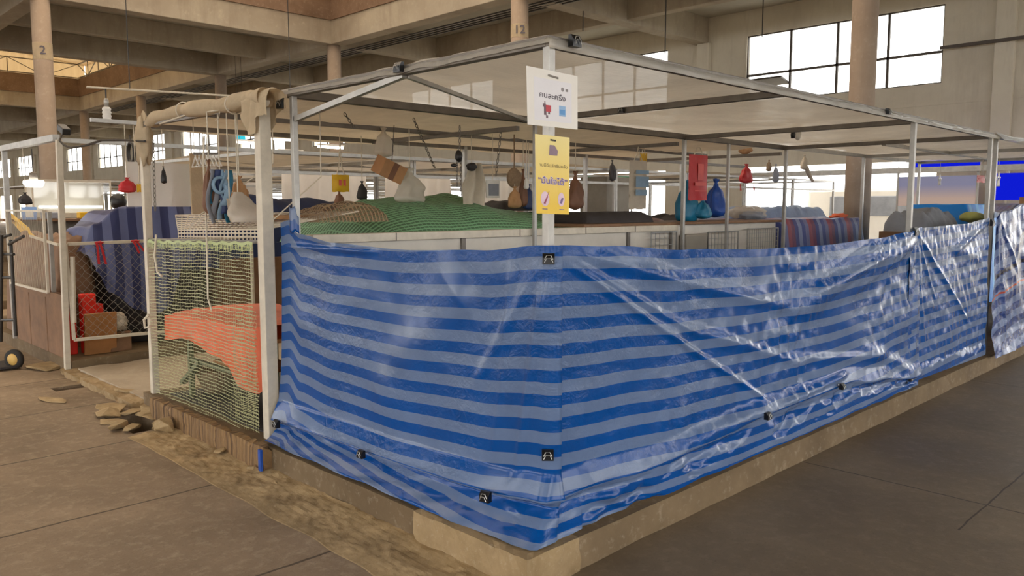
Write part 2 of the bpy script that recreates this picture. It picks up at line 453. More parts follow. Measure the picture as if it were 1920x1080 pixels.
# loose concrete chunks and tilted cover slabs round the broken drain
def chunk(c, size, rot, seed, label, name='concrete_chunk', group=None):
    bm = bmesh.new(); r = random.Random(seed)
    pts = [V((r.uniform(-.5,.5)*size[0], r.uniform(-.5,.5)*size[1], r.uniform(0, 1)*size[2])) for _ in range(26)]
    R = Matrix.Rotation(rot[2], 3, 'Z') @ Matrix.Rotation(rot[0], 3, 'X') @ Matrix.Rotation(rot[1], 3, 'Y')
    for p in pts: bm.verts.new(R @ p + V(c))
    res = bmesh.ops.convex_hull(bm, input=bm.verts)
    bmesh.ops.delete(bm, geom=[v for v in bm.verts if not v.link_faces], context='VERTS')
    mb = MB(); bm.verts.index_update()
    zmin = min(v.co.z for v in bm.verts)
    mb.v = [(v.co.x, v.co.y, v.co.z - zmin + c[2]) for v in bm.verts]; mb.uv = [(0,0)]*len(mb.v); mb.f = [[v.index for v in f.verts] for f in bm.faces]
    bm.free(); return tag(mb.build(name, M['rubble'], bevel=.004), label, 'rubble', group)
chunk((0.161, 4.774, -0.000), (.30,.42,.05), (0,.1,.3), 1, 'flat broken concrete slab at the mouth of the side aisle', 'broken_slab')
chunk((-0.188, 4.365, 0.000), (.22,.26,.05), (.08,0,.6), 2, 'small broken slab lying on the floor left of the drain hole', 'broken_slab')
chunk((-0.142, 3.483, 0.000), (.13,.15,.09), (.3,.2,.2), 3, 'dark lump of concrete at the far end of the stained kerb')
chunk((-0.012, 4.430, 0.000), (.10,.12,.06), (.2,.1,.9), 4, 'lump of concrete at the edge of the broken drain hole')
chunk((0.296, 5.937, 0.000), (.40,.5,.03), (0,0,.1), 6, 'thin tilted cover plate near the foot of the far grey post', 'broken_slab')
chunk((-0.070, 6.659, 0.000), (.35,.45,.04), (.05,0,.2), 8, 'flat drain cover slab before the brown stall front', 'broken_slab')
rr_ = random.Random(77)
for k in range(11):
    a = rr_.uniform(0, 6.28); cx_, cy_ = -.16 + .17*cos(a) + rr_.uniform(-.04,.04), 3.92 + .32*sin(a) + rr_.uniform(-.04,.04)
    chunk((cx_, cy_, .0), (rr_.uniform(.10,.20), rr_.uniform(.10,.22), rr_.uniform(.03,.06)), (rr_.uniform(-.12,.12), rr_.uniform(-.12,.12), rr_.uniform(0,3)), 100+k, 'small broken concrete piece at the rim of the near drain hole', 'concrete_piece', 'broken pieces round the drain hole')
for k, (px_, sz, lb) in enumerate((((-0.086, 1.945, 0.000), (.05,.06,.02), 'pale chip of mortar under the end of the stained kerb'), ((-0.099, 2.246, 0.020), (.06,.05,.025), 'mortar crumb lying midway along the stained kerb'), ((-0.085, 2.676, 0.020), (.06,.09,.03), 'mortar crumb near the middle of the stained kerb, lying flat'))):
    chunk(px_, sz, (0,.1,k), 20+k, lb, 'mortar_crumb')

chunk((-0.434, 5.096, 0.000), (.10,.42,.025), (0,0,.35), 61, 'jagged strip of broken concrete in the floor left of the drain hole', 'broken_slab')
# columns
COLS = [(11, 3.2), (11, 11.0), (11, 18.75), (11, 26.3), (11, 34.0), (11, 41.6), (11, 49.2), (3.27, 18.75), (3.27, 26.4), (11, -4.5), (-4.5, -4.5), (-4.5, 26.4), (-4.5, 18.75)]
cols = []
for x, y in COLS:
    m = MB().lathe((x, y, 0), [(.2, 0), (.2, 6.4)], 24)
    cols.append(struct(m.build('column', M['column'], smooth=False)))
    for p in cols[-1].data.polygons: p.use_smooth = abs(p.normal.z) < .5
# beams (each a structure of its own)
BM = .42
def beam(p0, p1, z0=6.33, z1=7.06, w=BM, m='beam'):
    (x0, y0), (x1, y1) = p0, p1; h = w/2
    if abs(x1-x0) > abs(y1-y0): lo, hi = (x0, y0-h, z0), (x1, y0+h, z1)
    else: lo, hi = (x0-h, y0, z0), (x0+h, y1, z1)
    struct(MB().box(lo, hi).build('beam', M[m], bevel=.015))
E0 = 18.6
for y in (3.2, 11.0, 18.75, 26.3, 34.0, 41.6, 49.2, 57, 64.6): beam((11.2, y), (E0, y))
for y in (3.2, 18.75, 26.3, 41.6, 49.2): beam((-12, y), (10.8, y))
beam((11, -12), (11, 70)); beam((3.27, 18.96), (3.27, 26.1), 6.34); beam((-4.5, -12), (-4.5, 50), 6.34); beam((14.85, -12), (14.85, 70), 6.4, 7.06, .3)
beam((-12, 22.6), (3.05, 22.6), 6.42, 7.06, .3); beam((3.5, 22.6), (10.8, 22.6), 6.42, 7.06, .3);
# slab, left open over the two skylight bays
cl = MB()
for lo, hi in (((11,-12),(19,110)), ((-12,-12),(11,3.2)), ((-12,3.2),(-4.5,18.75)), ((-12,18.75),(11,26.3)), ((-12,26.3),(-4.5,41.6)), ((-12,41.6),(11,110))):
    cl.box((lo[0], lo[1], 7.06), (hi[0], hi[1], 7.25))
struct(cl.build('ceiling', M['slab'], keep=True))
# skylight upstands (brown fascia boards), trusses and corrugated translucent roof
sheet = NT('skylight_sheet'); a_ = sheet.n('ShaderNodeBsdfTranslucent'); a_.inputs[0].default_value = srgb('#86704f')
d_ = sheet.n('ShaderNodeBsdfDiffuse'); d_.inputs[0].default_value = srgb('#c9ae88'); mx_ = sheet.n('ShaderNodeMixShader'); mx_.inputs[0].default_value = .65
sheet.l(d_.outputs[0], mx_.inputs[1]); sheet.l(a_.outputs[0], mx_.inputs[2]); M['sheet'] = sheet.done(mx_)
def skylight(x0, y0, x1, y1, zf=7.85, zt=8.6):
    f = MB(); t_ = .12
    for lo, hi in (((x0-t_,y0-t_),(x1+t_,y0)), ((x0-t_,y1),(x1+t_,y1+t_)), ((x0-t_,y0),(x0,y1)), ((x1,y0),(x1+t_,y1))):
        f.box((lo[0], lo[1], 7.0), (hi[0], hi[1], zf))
    struct(f.build('skylight_fascia', M['fascia']))
    def cor(u, v):
        x = lerp(x0-.5, x1+.5, u); y = lerp(y0-.5, y1+.5, v)
        return (x, y, zt + .9*(1-abs(2*u-1)) + .035*sin(y*2*pi/.35)), (u, v)
    s_ = MB().grid(cor, 24, int((y1-y0)/.35*6))
    struct(s_.build('skylight_roof', M['sheet'], smooth=True))
    def clad(p, q):
        n = int((V((*q, 0))-V((*p, 0))).length/.35*6); d = (V((*q, 0))-V((*p, 0))).normalized()
        def f_(u, v):
            c = V((*p, zf)).lerp(V((*q, zf)), u); o_ = .035*sin(u*n/6*2*pi)
            return (c.x - d.y*o_, c.y + d.x*o_, lerp(zf-.03, zt+.95, v)), (u, v)
        struct(MB().grid(f_, n, 1).build('skylight_cladding', M['sheet'], smooth=True))
    e_ = .45
    clad((x0-e_, y1+e_), (x1+e_, y1+e_)); clad((x1+e_, y0-e_), (x1+e_, y1+e_)); clad((x0-e_, y0-e_), (x1+e_, y0-e_)); clad((x0-e_, y0-e_), (x0-e_, y1+e_))
    # steel trusses round the rim and across
    for (p, q) in (((x0,y1),(x1,y1)), ((x1,y0),(x1,y1)), ((x0,y0),(x1,y0)), ((x0,y0),(x0,y1)), ((x0,(y0+y1)/2),(x1,(y0+y1)/2))):
        m = MB(); n = 10; P = V((*p, zf)); Q = V((*q, zf)); up_ = V((0,0,zt-zf-.05))
        m.bar(P+V((0,0,.04)), Q+V((0,0,.04)), .05); m.bar(P+up_, Q+up_, .05)
        for i in range(n):
            a = P.lerp(Q, i/n); b = P.lerp(Q, (i+1)/n)
            m.bar(a, a+up_, .035); m.bar(a if i % 2 else a+up_, b+up_ if i % 2 else b, .03)
        struct(m.build('roof_truss', M['steel_dark']))
skylight(-4.3, 3.45, 10.75, 18.5)
skylight(-4.3, 26.55, 10.75, 41.35)
# east wall: pilasters, band, windows, ground openings
BAY = 7.77; WIN = []
wl = MB()
for k in range(-2, 12):
    yc = 7.0 + BAY*k; ya, yb = yc-BAY/2, yc+BAY/2; o0, o1 = yc-2.56, yc+2.56
    x0, x1 = E0, E0+.2
    wl.box((x0, ya, 0), (x1, o0, 7.1)); wl.box((x0, o1, 0), (x1, yb, 7.1))
    wl.box((x0, o0, 2.72), (x1, o1, 4.53)); wl.box((x0, o0, 6.36), (x1, o1, 7.1))
    wl.box((x0-.03, ya, 4.02), (x0, yb, 4.1)); WIN.append((k, yc, o0, o1))
struct(wl.build('wall_right', M['wall']))
for k in range(-2, 13):
    y = 3.12 + BAY*k
    struct(MB().box((E0-.16, y-.2, 0), (E0, y+.2, 6.33)).build('wall_pilaster', M['wall'], bevel=.01))
def open_wall(ax, c0, c1, u0, u1, name, z1=3.0):
    m = MB()
    def bx(ua, ub, za, zb):
        if ax == 'x': m.box((c0, ua, za), (c1, ub, zb))
        else: m.box((ua, c0, za), (ub, c1, zb))
    n = max(1, round((u1-u0)/7.7)); L = (u1-u0)/n
    for k in range(n):
        a = u0+L*k; b = a+L; p = a+.9; q = b-.9
        bx(a, p, 0, 7.1); bx(q, b, 0, 7.1); bx(p, q, z1, 4.4); bx(p, q, 6.36, 7.1)
    struct(m.build(name, M['wall']))
open_wall('x', -12.2, -12, -12, 103, 'unseen_wall_left', 2.7)  # unseen wall added to cut the light coming from the left
open_wall('y', -12.2, -12, -12, E0, 'unseen_wall_front', 3.0)  # unseen wall added to weaken the light on the right-hand sheeting
struct(MB().box((-12, 103, 0), (E0, 103.2, 7.1)).build('wall_far', M['wall']))
fr = M['frame_dark']
for i, (k, yc, o0, o1) in enumerate(WIN):
    f = MB(); x = E0+.04; t_ = .06
    for y in [lerp(o0, o1, q/4) for q in range(5)]: f.box((x, y-t_/2, 4.53), (x+t_, y+t_/2, 6.36))
    for z in (4.53, 5.27, 6.36): f.box((x, o0, z-t_/2), (x+t_, o1, z+t_/2))
    wo = struct(f.build('window_%d' % (i+1), fr))
    wo['_o'] = tuple(wo.location)
    MB().box((x+.025, o0, 4.53), (x+.03, o1, 6.36)).build('pane', M['glass'], wo)
    if k == 0:   # the hinged lower sash that hangs a little open
        s_ = MB(); s_.cbox((E0-.12, lerp(o0,o1,.875), 5.02), (.5, 1.2, .05), Matrix.Rotation(.25, 3, 'Y')); s_.build('open_sash', fr, wo)

# daylight: sky through the open sides, skylights and windows
area('skylight_daylight', (3.2, 11, 8.4), (14, 14), 350, (1, .94, .86))

# =============================================================== CORNER STALL
Z0 = .15
st = thing('stall_frame', 'galvanised tube frame of the corner stall wrapped in blue striped sheeting', 'stall frame', (.2, .08, Z0))
S = M['steel']
ZT = 2.275
CX, CY = .2, .08
for (x, y, w_) in ((CX, CY, .038), (CX, 2.15, .035), (4.36, CY, .038), (6.38, CY, .035), (4.42, 2.2, .035), (6.5, 2.2, .035), (2.33, 2.2, .028), (5.24, 2.2, .03)):
    MB().bar((x, y, Z0), (x, y, ZT), w_).build('post', S, st, bevel=.003)
for p, q, w_ in (((CX-.02,CY,ZT),(6.4,CY,ZT),.045), ((CX,CY,ZT),(CX,2.17,ZT),.045), ((CX,2.2,ZT),(6.5,2.2,ZT),.05), ((2.23,CY,ZT-.01),(2.23,2.2,ZT-.01),.04), ((4.42,CY,ZT-.01),(4.42,2.2,ZT-.01),.04), ((6.4,CY,ZT-.01),(6.4,2.2,ZT-.01),.04)):
    MB().bar(p, q, w_).build('rail', M['steel_dark'], st, bevel=.003)
MB().bar((.2, 1.06, 2.255), (.2, 2.12, 2.12), .03).build('brace', S, st)
MB().bar((.22, 1.06, 2.25), (2.25, 2.15, 2.25), .022).build('brace', S, st)
# plastic film over the roof: sags between the rails and turns down over the outer rail
def roof(u, v):
    x = lerp(.1, 6.55, u); y = lerp(-.10, 2.3, v)
    z = ZT + .03
    bx = abs(sin(pi*(x-.2)/2.1)); by = abs(sin(pi*min(1, max(0, (y-.08)/2.12))))
    z -= .035*bx*by
    z += .012*noise.noise(V((x*1.3, y*6, 0))) * by
    edge = min(y-CY, x-CX)
    if edge < .0: z -= min(.06, -edge*.4)
    if y < CY: y = CY - min(.03, (CY-y)*.4) - .012*noise.noise(V((x*5, y*3, 2)))-.004
    if x < CX: x = CX - min(.03, (CX-x)*.4) - .004
    return (x, y, z), (x, y)
tag(MB().grid(roof, 200, 70).build('plastic_roof_film', M['roof'], smooth=True), 'clear plastic film stretched over the top of the corner stall', 'plastic sheet')

# blue striped sheeting: one piece wraps the corner, s < 0 along the left side, s > 0 along the right
LT = [(-2.22, 1.505), (-2.12, 1.52), (-1.98, 1.44), (-1.6, 1.40), (-1.0, 1.385), (-.4, 1.405), (0, 1.44), (.35, 1.425), (1.0, 1.385), (1.8, 1.36), (2.6, 1.355), (3.4, 1.375), (4.0, 1.41), (4.32, 1.44)]
FOLD = [(-2.25, .29), (-1.3, .31), (-.25, .33), (0, .35), (.25, .36), (.6, .34), (1.2, .36), (1.75, .395), (2.4, .40), (2.95, .41), (3.4, .34), (4.33, .24)]
BOT = [(-2.25, .165), (4.4, .165)]
def ridge(px_, pz_, a, b, w_, h):
    """crease of height h and half-width w_ along the segment a-b on the sheet"""
    ax, az = a; bx, bz = b; dx, dz = bx-ax, bz-az; L2 = dx*dx+dz*dz
    t = ((px_-ax)*dx+(pz_-az)*dz)/L2
    tt = max(0, min(1, t)); d = sqrt((px_-ax-tt*dx)**2+(pz_-az-tt*dz)**2)
    return h*exp(-(d/w_)**2)*min(1, max(0, (1.02-abs(2*tt-1))*4))
CRE = [((.04,1.38),(1.9,.43),.016,.017), ((.05,1.40),(1.15,.92),.016,.008), ((1.0,.98),(2.3,.62),.03,.014), ((.05,1.41),(1.9,1.02),.03,.009), ((.1,1.42),(2.3,.95),.035,.010),
       ((4.28,1.38),(2.1,.96),.10,.045), ((4.28,1.40),(2.6,1.0),.03,-.010), ((3.9,1.28),(2.3,1.06),.03,.010), ((4.0,1.26),(3.0,1.0),.025,.010), ((4.28,1.43),(3.0,1.25),.03,.008), ((1.95,.42),(2.95,.47),.018,.016), ((1.85,.44),(.9,.40),.04,.02),
       ((4.3,1.36),(4.22,.35),.06,.012), ((3.2,.62),(4.25,.30),.05,.014), ((2.2,.66),(3.6,.50),.03,.012), ((-.03,1.37),(-.45,.75),.03,.010), ((-.02,1.3),(-.16,.40),.022,.014), ((-.2,1.38),(-.3,.45),.02,.007),
       ((-.5,1.3),(-1.2,.5),.16,.018), ((-2.1,1.46),(-1.4,1.36),.02,.010), ((-2.2,1.36),(-1.2,1.365),.012,.016)]
def sheet_pt(s, t):
    zt = sinterp(LT, s); zf = sinterp(FOLD, s) if True else 0
    zb = interp(BOT, s)
    tf = .80
    if t < tf:
        z = lerp(zt, zf, t/tf); o = 0; v = zt - z
        flare = (t/tf)**2
        o = .015 + flare*(.055 if s < 0 else .03)*min(1, abs(s)/.5)
        for a, b, w_, h in CRE: o += ridge(s, z, a, b, w_, h)
        amp = .009 if s < 0 else .013
        k = min(1, abs(s)/.15)
        o += amp*k*(noise.noise(V((s*1.6, z*2.2, 5))) + .45*noise.noise(V((s*5, z*6, 9))))
        if s > .2: o += .010*k*noise.noise(V((s*13, z*9, 2)))*max(0, noise.noise(V((s*1.2+3, z*2, 7)))+.35)*2
        o += (.05 if s < 0 else .03)*max(0, (t/tf-.90)/.10)      # lip above the tuck
    else:
        q = (t-tf)/(1-tf); z = lerp(zf, zb, q**.8); v = zt - zf + .05 + (zf-zb)*q + .05*q - (.22*(s+.2) if s < -.2 else 0)*(.4+.6*q)
        base = .015 + (.055 if s < 0 else .03)*min(1, abs(s)/.5)
        out = (.10 if s < 0 else .035)
        o = base + (.05 if s < 0 else .03)*(1-min(1, q*7)) - (.035 if s < 0 else .02)*min(1, q*7)*(1-q) + out*q**1.6
        cr = .042 if s > .2 else .014
        o += cr*(noise.noise(V((s*3.2, q*1.5, 11))) + .6*noise.noise(V((s*9, q*4, 17))))*min(1, q*4)
        z += .012*noise.noise(V((s*4, q*3, 23)))*q
        o -= .06*q*exp(-((s-.5)/.3)**2)
    return z, o, v
def sheet_fn(s0, s1):
    def fn(u, t):
        s = lerp(s0, s1, u); z, o, v = sheet_pt(s, t)
        # round corner of radius r at the post
        r = .03
        if s <= -r: p = (CX - .022 - o, CY - s - .02, z)
        elif s >= r: p = (CX + s - .0, CY - .022 - o, z)
        else:
            a = (s+r)/(2*r)*pi/2
            # the loose skirt at the corner pulls out to a point
            p = (CX + r - cos(a)*(r+.022+o), CY + r - .03 - sin(a)*(r+.022+o) + .03*(1-a/(pi/2))*0, z)
        v += .04*(s/2.2) if s < 0 else 0
        y_ = p[1]
        if t > .8:
            q = (t-.8)/.2; k = exp(-(s/.22)**2)*q
            p = (p[0] - .03*k, p[1] + .0*k, max(.16, p[2]))
            p = (p[0], max(p[1], .012), p[2]); p = (max(p[0], .012), p[1], p[2])
        return p, (s, -v)
    return fn
tag(MB().grid(sheet_fn(-2.22, 4.34), 620, 130).build('striped_sheet', M['tarp'], smooth=True), 'large blue and grey striped plastic sheet wrapped round the corner of the stall', 'plastic sheet')
shr = bpy.data.objects['striped_sheet']
def ear(u, v):
    p = V((.165, 2.06, 1.44)).lerp(V((.175, 2.19, 1.46)), u); return (p.x - .02*sin(pi*u), p.y, p.z + v*(.15 if .1 < u < .9 else .10) + .01*sin(u*9)), (-2.1-u*.1, -.02-v*.05)
MB().grid(ear, 10, 8).build('tied_ear', M['tarp'], shr, smooth=True, solid=.002)
# second sheet, between the last two right-hand posts
C2 = [((4.40,1.42),(5.9,.50),.025,.020), ((4.40,1.42),(4.95,.8),.02,.012), ((6.35,1.47),(5.3,1.2),.03,.014), ((4.42,1.38),(4.7,.5),.03,.010), ((5.3,1.25),(6.2,1.1),.05,.010), ((6.3,1.40),(6.33,.4),.04,.018)]
def sheet2(u, t):
    s = lerp(4.30, 6.36, u); zt = sinterp([(4.3,1.43),(4.5,1.435),(5.6,1.45),(6.1,1.48),(6.4,1.50)], s); zb = lerp(.21, .175, u)
    z = lerp(zt, zb, t); o = .012 + .02*t*t
    for a, b, w_, h in C2: o += ridge(s, z, a, b, w_, h)
    o += .012*(noise.noise(V((s*2, z*2.2, 45))) + .5*noise.noise(V((s*6, z*7, 49)))) + .007*noise.noise(V((s*15, z*12, 41)))
    if t > .9: o += .03*(t-.9)/.1 + .012*noise.noise(V((s*11, 0, 3)))
    return (CX+s-.2, max(.012, CY-.028-o), z), (s, z-1.5-.03*(s-4.3))
tag(MB().grid(sheet2, 200, 120).build('striped_sheet', M['tarp'], smooth=True), 'narrower blue striped plastic sheet tied between the last two right-hand posts', 'plastic sheet')

# binder clips
def clip(p, d, label, size=.042, up=(0,0,1)):
    """black spring clip: wedge body with two wire handles; d points away from the sheet"""
    p = V(p); d = V(d).normalized(); u = V(up); a = u.cross(d).normalized()
    e = thing('binder_clip', label, 'clip', p, 'black binder clips holding the sheeting')
    h = size/2; b = MB()
    pts = [p + u*h*.9 - d*.004, p + u*h*.9 + d*.010, p + u*h*.2 + d*.022, p - u*h*.9 + d*.022, p - u*h*.9 - d*.004]
    vs_ = [q - a*h for q in pts] + [q + a*h for q in pts]; n = len(pts)
    b.add(vs_, [tuple(range(n)), tuple(reversed(range(n, 2*n)))] + [(i, (i+1) % n, n+(i+1) % n, n+i) for i in range(n)])
    b.build('clip_body', M['clip'], e)
    for k in (0, 1):
        w_ = MB(); dd = d*(.024 if k == 0 else .030); zz = -.1*h if k == 0 else -.55*h
        w_.tube([p + dd + a*h*.7 + u*zz, p + dd + a*h*.35 + u*(zz+h*.7), p + dd - a*h*.35 + u*(zz+h*.7), p + dd - a*h*.7 + u*zz], .0018, 6)
        w_.build('wire_handle', M['wire'], e)
    return e
OD = (-.7, -.7, 0)
clip((CX-.03, CY-.03, 1.385), OD, 'black binder clip at the top of the striped corner', .05)
clip((CX-.035, CY-.035, .55), OD, 'black binder clip low on the striped corner edge', .05)
clip((.045, .30, .33), (-1,-.2,0), 'black binder clip on the tuck just left of the striped corner', .05)
clip((.03, 1.24, .315), (-1,0,0), 'black binder clip midway along the left-hand tuck', .045)
clip((.03, 2.14, .30), (-1,0,0), 'black binder clip at the far left end of the tuck', .05)
clip((1.93, -.035, .405), (0,-1,0), 'black binder clip gathering the sheet on the right-hand side', .045)
clip((2.95, -.03, .415), (0,-1,0), 'black binder clip at the right end of the right-hand tuck', .045)
clip((.165, 1.05, ZT+.01), (-1,0,0), 'black binder clip midway along the left roof edge', .055)
clip((.30, .035, ZT+.01), (0,-1,0), 'black binder clip on the roof edge beside the corner post', .055)
clip((4.35, .035, 1.41), (0,-1,0), 'black binder clip holding the sheet to the second right-hand post', .07)
clip((6.37, .03, 1.45), (0,-1,0), 'black binder clip holding the sheet to the last right-hand post', .07)
clip((4.34, .015, .25), (0,-1,0), 'black binder clip at the foot of the second right-hand post', .05)
clip((.165, 2.22, ZT-.06), (-1,0,0), 'black binder clip between the rolled canvas and the left roof corner', .065)
clip((2.2, 1.25, 2.262), (-1,-.4,0), 'black binder clip on the first cross rail under the roof film', .04)
clip((3.72, .045, ZT+.005), (0,-1,0), 'black binder clip along the right roof edge before the big column', .045)

# signs ------------------------------------------------------------------
def text_mesh(txt, size, o, x, y, n, m, parent, name, extr=.0006, bold=0):
    """lettering on a sign: origin o, in-plane axes x,y, normal n, centred"""
    c = bpy.data.curves.new(name, 'FONT'); c.body = txt; c.size = size; c.align_x = 'CENTER'; c.align_y = 'CENTER'; c.offset = bold
    c.resolution_u = 3
    t = bpy.data.objects.new(name, c); COL.objects.link(t); bpy.context.view_layer.update()
    me = bpy.data.meshes.new_from_object(t.evaluated_get(bpy.context.evaluated_depsgraph_get())); bpy.data.objects.remove(t)
    o = V(o); x = V(x); y = V(y); n = V(n)
    off = V(parent['_o']) if parent is not None else V((0,0,0))
    for v in me.vertices:
        q = v.co.copy(); v.co = o + x*q.x + y*q.y + n*extr - off
    me.materials.clear(); me.materials.append(m)
    ob = bpy.data.objects.new(name, me); COL.objects.link(ob)
    if parent is not None: ob.parent = parent
    ob['_o'] = tuple(off); return ob
class Plate:
    """a flat sheet given by 4 corners (tl, tr, br, bl); at(u,v) with u right, v down"""
    def __init__(s, tl, tr, br, bl):
        s.c = [V(q) for q in (tl, tr, br, bl)]
        s.x = (s.c[1]-s.c[0]).normalized(); s.y = (s.c[0]-s.c[3]).normalized(); s.n = s.x.cross(s.y).normalized()
        s.w = (s.c[1]-s.c[0]).length; s.h = (s.c[0]-s.c[3]).length
    def at(s, u, v, k=0):
        return s.c[0].lerp(s.c[1], u).lerp(s.c[3].lerp(s.c[2], u), v) + s.n*k
    def quad(s, u0, v0, u1, v1, k=.0008):
        return [s.at(u0, v0, k), s.at(u0, v1, k), s.at(u1, v1, k), s.at(u1, v0, k)]
    def ell(s, u, v, ru, rv, k=.0008, n=24, a0=0, a1=2*pi):
        return [s.at(u+ru*cos(a0+(a1-a0)*i/n), v+rv*sin(a0+(a1-a0)*i/n), k) for i in range(n)]
def flat(m, pts): m.add(pts, [tuple(range(len(pts)))])
# facing plane of both signs passes just in front of the corner post
def sgn(px_): return px_
tl, tr, br, bl = (0.030, 0.044, 2.155), (0.190, -0.085, 2.117), (0.190, -0.087, 1.908), (0.030, 0.037, 1.926)
P1 = Plate(tl, tr, br, bl)
sg = thing('white_sign', 'white laminated sign with small pictures hanging at the top of the corner post', 'sign', P1.at(.5, 1))
MB().add([P1.at(u, v, k) for k in (-.003, .0) for u, v in ((0,0),(0,1),(1,1),(1,0))], [(3,2,1,0),(4,5,6,7),(0,1,5,4),(1,2,6,5),(2,3,7,6),(3,0,4,7)]).build('sign_board', M['paper'], sg)
ins = MB(); flat(ins, P1.quad(.14, .16, .88, .9, .0006)); ins.build('printed_sheet', simple('print_white', '#d9d8dc', .3, 0, .03, 8, 0), sg)
text_mesh('คนละครึ่ง', .029, P1.at(.50, .46), P1.x, P1.y, P1.n, M['ink'], sg, 'lettering', .0014, .0004)
g = MB(); flat(g, P1.ell(.70, .30, .03, .038, .0014)); flat(g, P1.quad(.76, .28, .81, .33, .0014)); g.build('round_marks', simple('grey_mark', '#8f8a8c', .5), sg)
g = MB(); flat(g, P1.quad(.37, .62, .47, .74, .0014)); g.build('red_mark', simple('red_mark', '#b8404a', .5), sg)
g = MB(); flat(g, P1.quad(.31, .60, .37, .66, .0012)); flat(g, P1.quad(.33, .66, .38, .80, .0012)); flat(g, P1.quad(.34, .56, .36, .6, .0012)); flat(g, P1.quad(.37, .80, .41, .85, .0012)); flat(g, P1.quad(.41, .74, .45, .78, .0012)); g.build('grey_picture', simple('dark_mark', '#6a5660', .5), sg)
g = MB(); flat(g, P1.quad(.63, .60, .76, .79, .0012)); g.build('blue_cup', simple('blue_mark', '#8fb3d8', .5), sg)
g = MB(); flat(g, P1.quad(.64, .67, .75, .76, .0016)); g.build('blue_fill', simple('blue_mark_deep', '#5f97cf', .5), sg)
g = MB(); g.add([P1.at(u, v, k) for k in (.0, .006) for u, v in ((.42,.075),(.42,.105),(.62,.125),(.62,.095))], [(0,1,2,3),(4,5,6,7),(0,1,5,4),(1,2,6,5),(2,3,7,6),(3,0,4,7)]); g.build('hanging_tie', M['steel_dark'], sg)
tl, tr, br, bl = (0.060, 0.025, 1.890), (0.165, -0.067, 1.876), (0.165, -0.067, 1.570), (0.060, 0.015, 1.574)
P2 = Plate(tl, tr, br, bl)
yl = NT('yellow_card'); c_ = yl.coord('Generated'); sp_ = yl.n('ShaderNodeSeparateXYZ'); yl.l(c_, sp_.inputs[0])
M['yellow'] = yl.done(yl.bsdf(yl.mix(yl.ramp(sp_.outputs[2], [(.1, 0.0), (.95, 1.0)]), srgb('#e3bf3c'), srgb('#e6d68e')), .4))
sg2 = thing('yellow_sign', 'yellow notice card hanging below the white sign on the corner post', 'sign', P2.at(.5, 1))
MB().add([P2.at(u, v, k) for k in (-.003, .0) for u, v in ((0,0),(0,1),(1,1),(1,0))], [(3,2,1,0),(4,5,6,7),(0,1,5,4),(1,2,6,5),(2,3,7,6),(3,0,4,7)]).build('sign_board', M['yellow'], sg2)
M['violet'] = simple('violet_ink', '#6d5a86', .5, 0, .05, 10, 0); M['brownink'] = simple('brown_ink', '#6b5a34', .5, 0, .05, 10, 0)
text_mesh('ร้านนี้ฉีดวัคซีนแล้ว', .017, P2.at(.5, .385), P2.x, P2.y, P2.n, M['brownink'], sg2, 'lettering')
oo = text_mesh('“มั่นใจได้”', .032, P2.at(.5, .585), P2.x, P2.y, P2.n, simple('pale_violet', '#d9cfe6', .5), sg2, 'lettering', .0008, .0018); oo['label'] = 'pale outline of the large violet lettering'
oo = text_mesh('“มั่นใจได้”', .032, P2.at(.5, .585), P2.x, P2.y, P2.n, M['violet'], sg2, 'lettering', .0016, .0004); oo['label'] = 'large violet lettering'
g = MB(); M['pinkoval'] = simple('pink_oval', '#dcc3d2', .5); flat(g, P2.ell(.27, .81, .13, .095)); g.build('pink_oval', M['pinkoval'], sg2); g = MB(); flat(g, P2.ell(.76, .81, .10, .09)); g.build('pink_oval', M['pinkoval'], sg2)
g = MB(); flat(g, [P2.at(.22,.87,.0014), P2.at(.28,.875,.0014), P2.at(.36,.78,.0014), P2.at(.33,.77,.0014)]); flat(g, [P2.at(.33,.775,.0014), P2.at(.345,.78,.0014), P2.at(.40,.71,.0014), P2.at(.39,.705,.0014)]); g.build('syringe_picture', simple('syringe_red', '#93425a', .5), sg2)
g = MB(); flat(g, [P2.at(.71,.86,.0014), P2.at(.78,.865,.0014), P2.at(.83,.79,.0014), P2.at(.77,.785,.0014)]); g.build('vial_picture', M['violet'], sg2)
g = MB(); flat(g, [P2.at(.42,.12,.0014), P2.at(.40,.25,.0014), P2.at(.64,.25,.0014), P2.at(.66,.19,.0014), P2.at(.56,.12,.0014)]); g.build('small_picture', simple('mauve_pic', '#8d7886', .5), sg2)
g = MB(); flat(g, P2.quad(.18, .935, .34, .945, .0014)); g.build('caption_line', M['violet'], sg2); g = MB(); flat(g, P2.quad(.70, .935, .85, .945, .0014)); g.build('caption_line', M['violet'], sg2)
g = MB(); g.add([P2.at(u, v, k) for k in (.0, .004) for u, v in ((.44,.045),(.44,.065),(.6,.07),(.6,.05))], [(0,1,2,3),(4,5,6,7),(0,1,5,4),(1,2,6,5),(2,3,7,6),(3,0,4,7)]); g.build('hanging_tie', M['cable'], sg2)

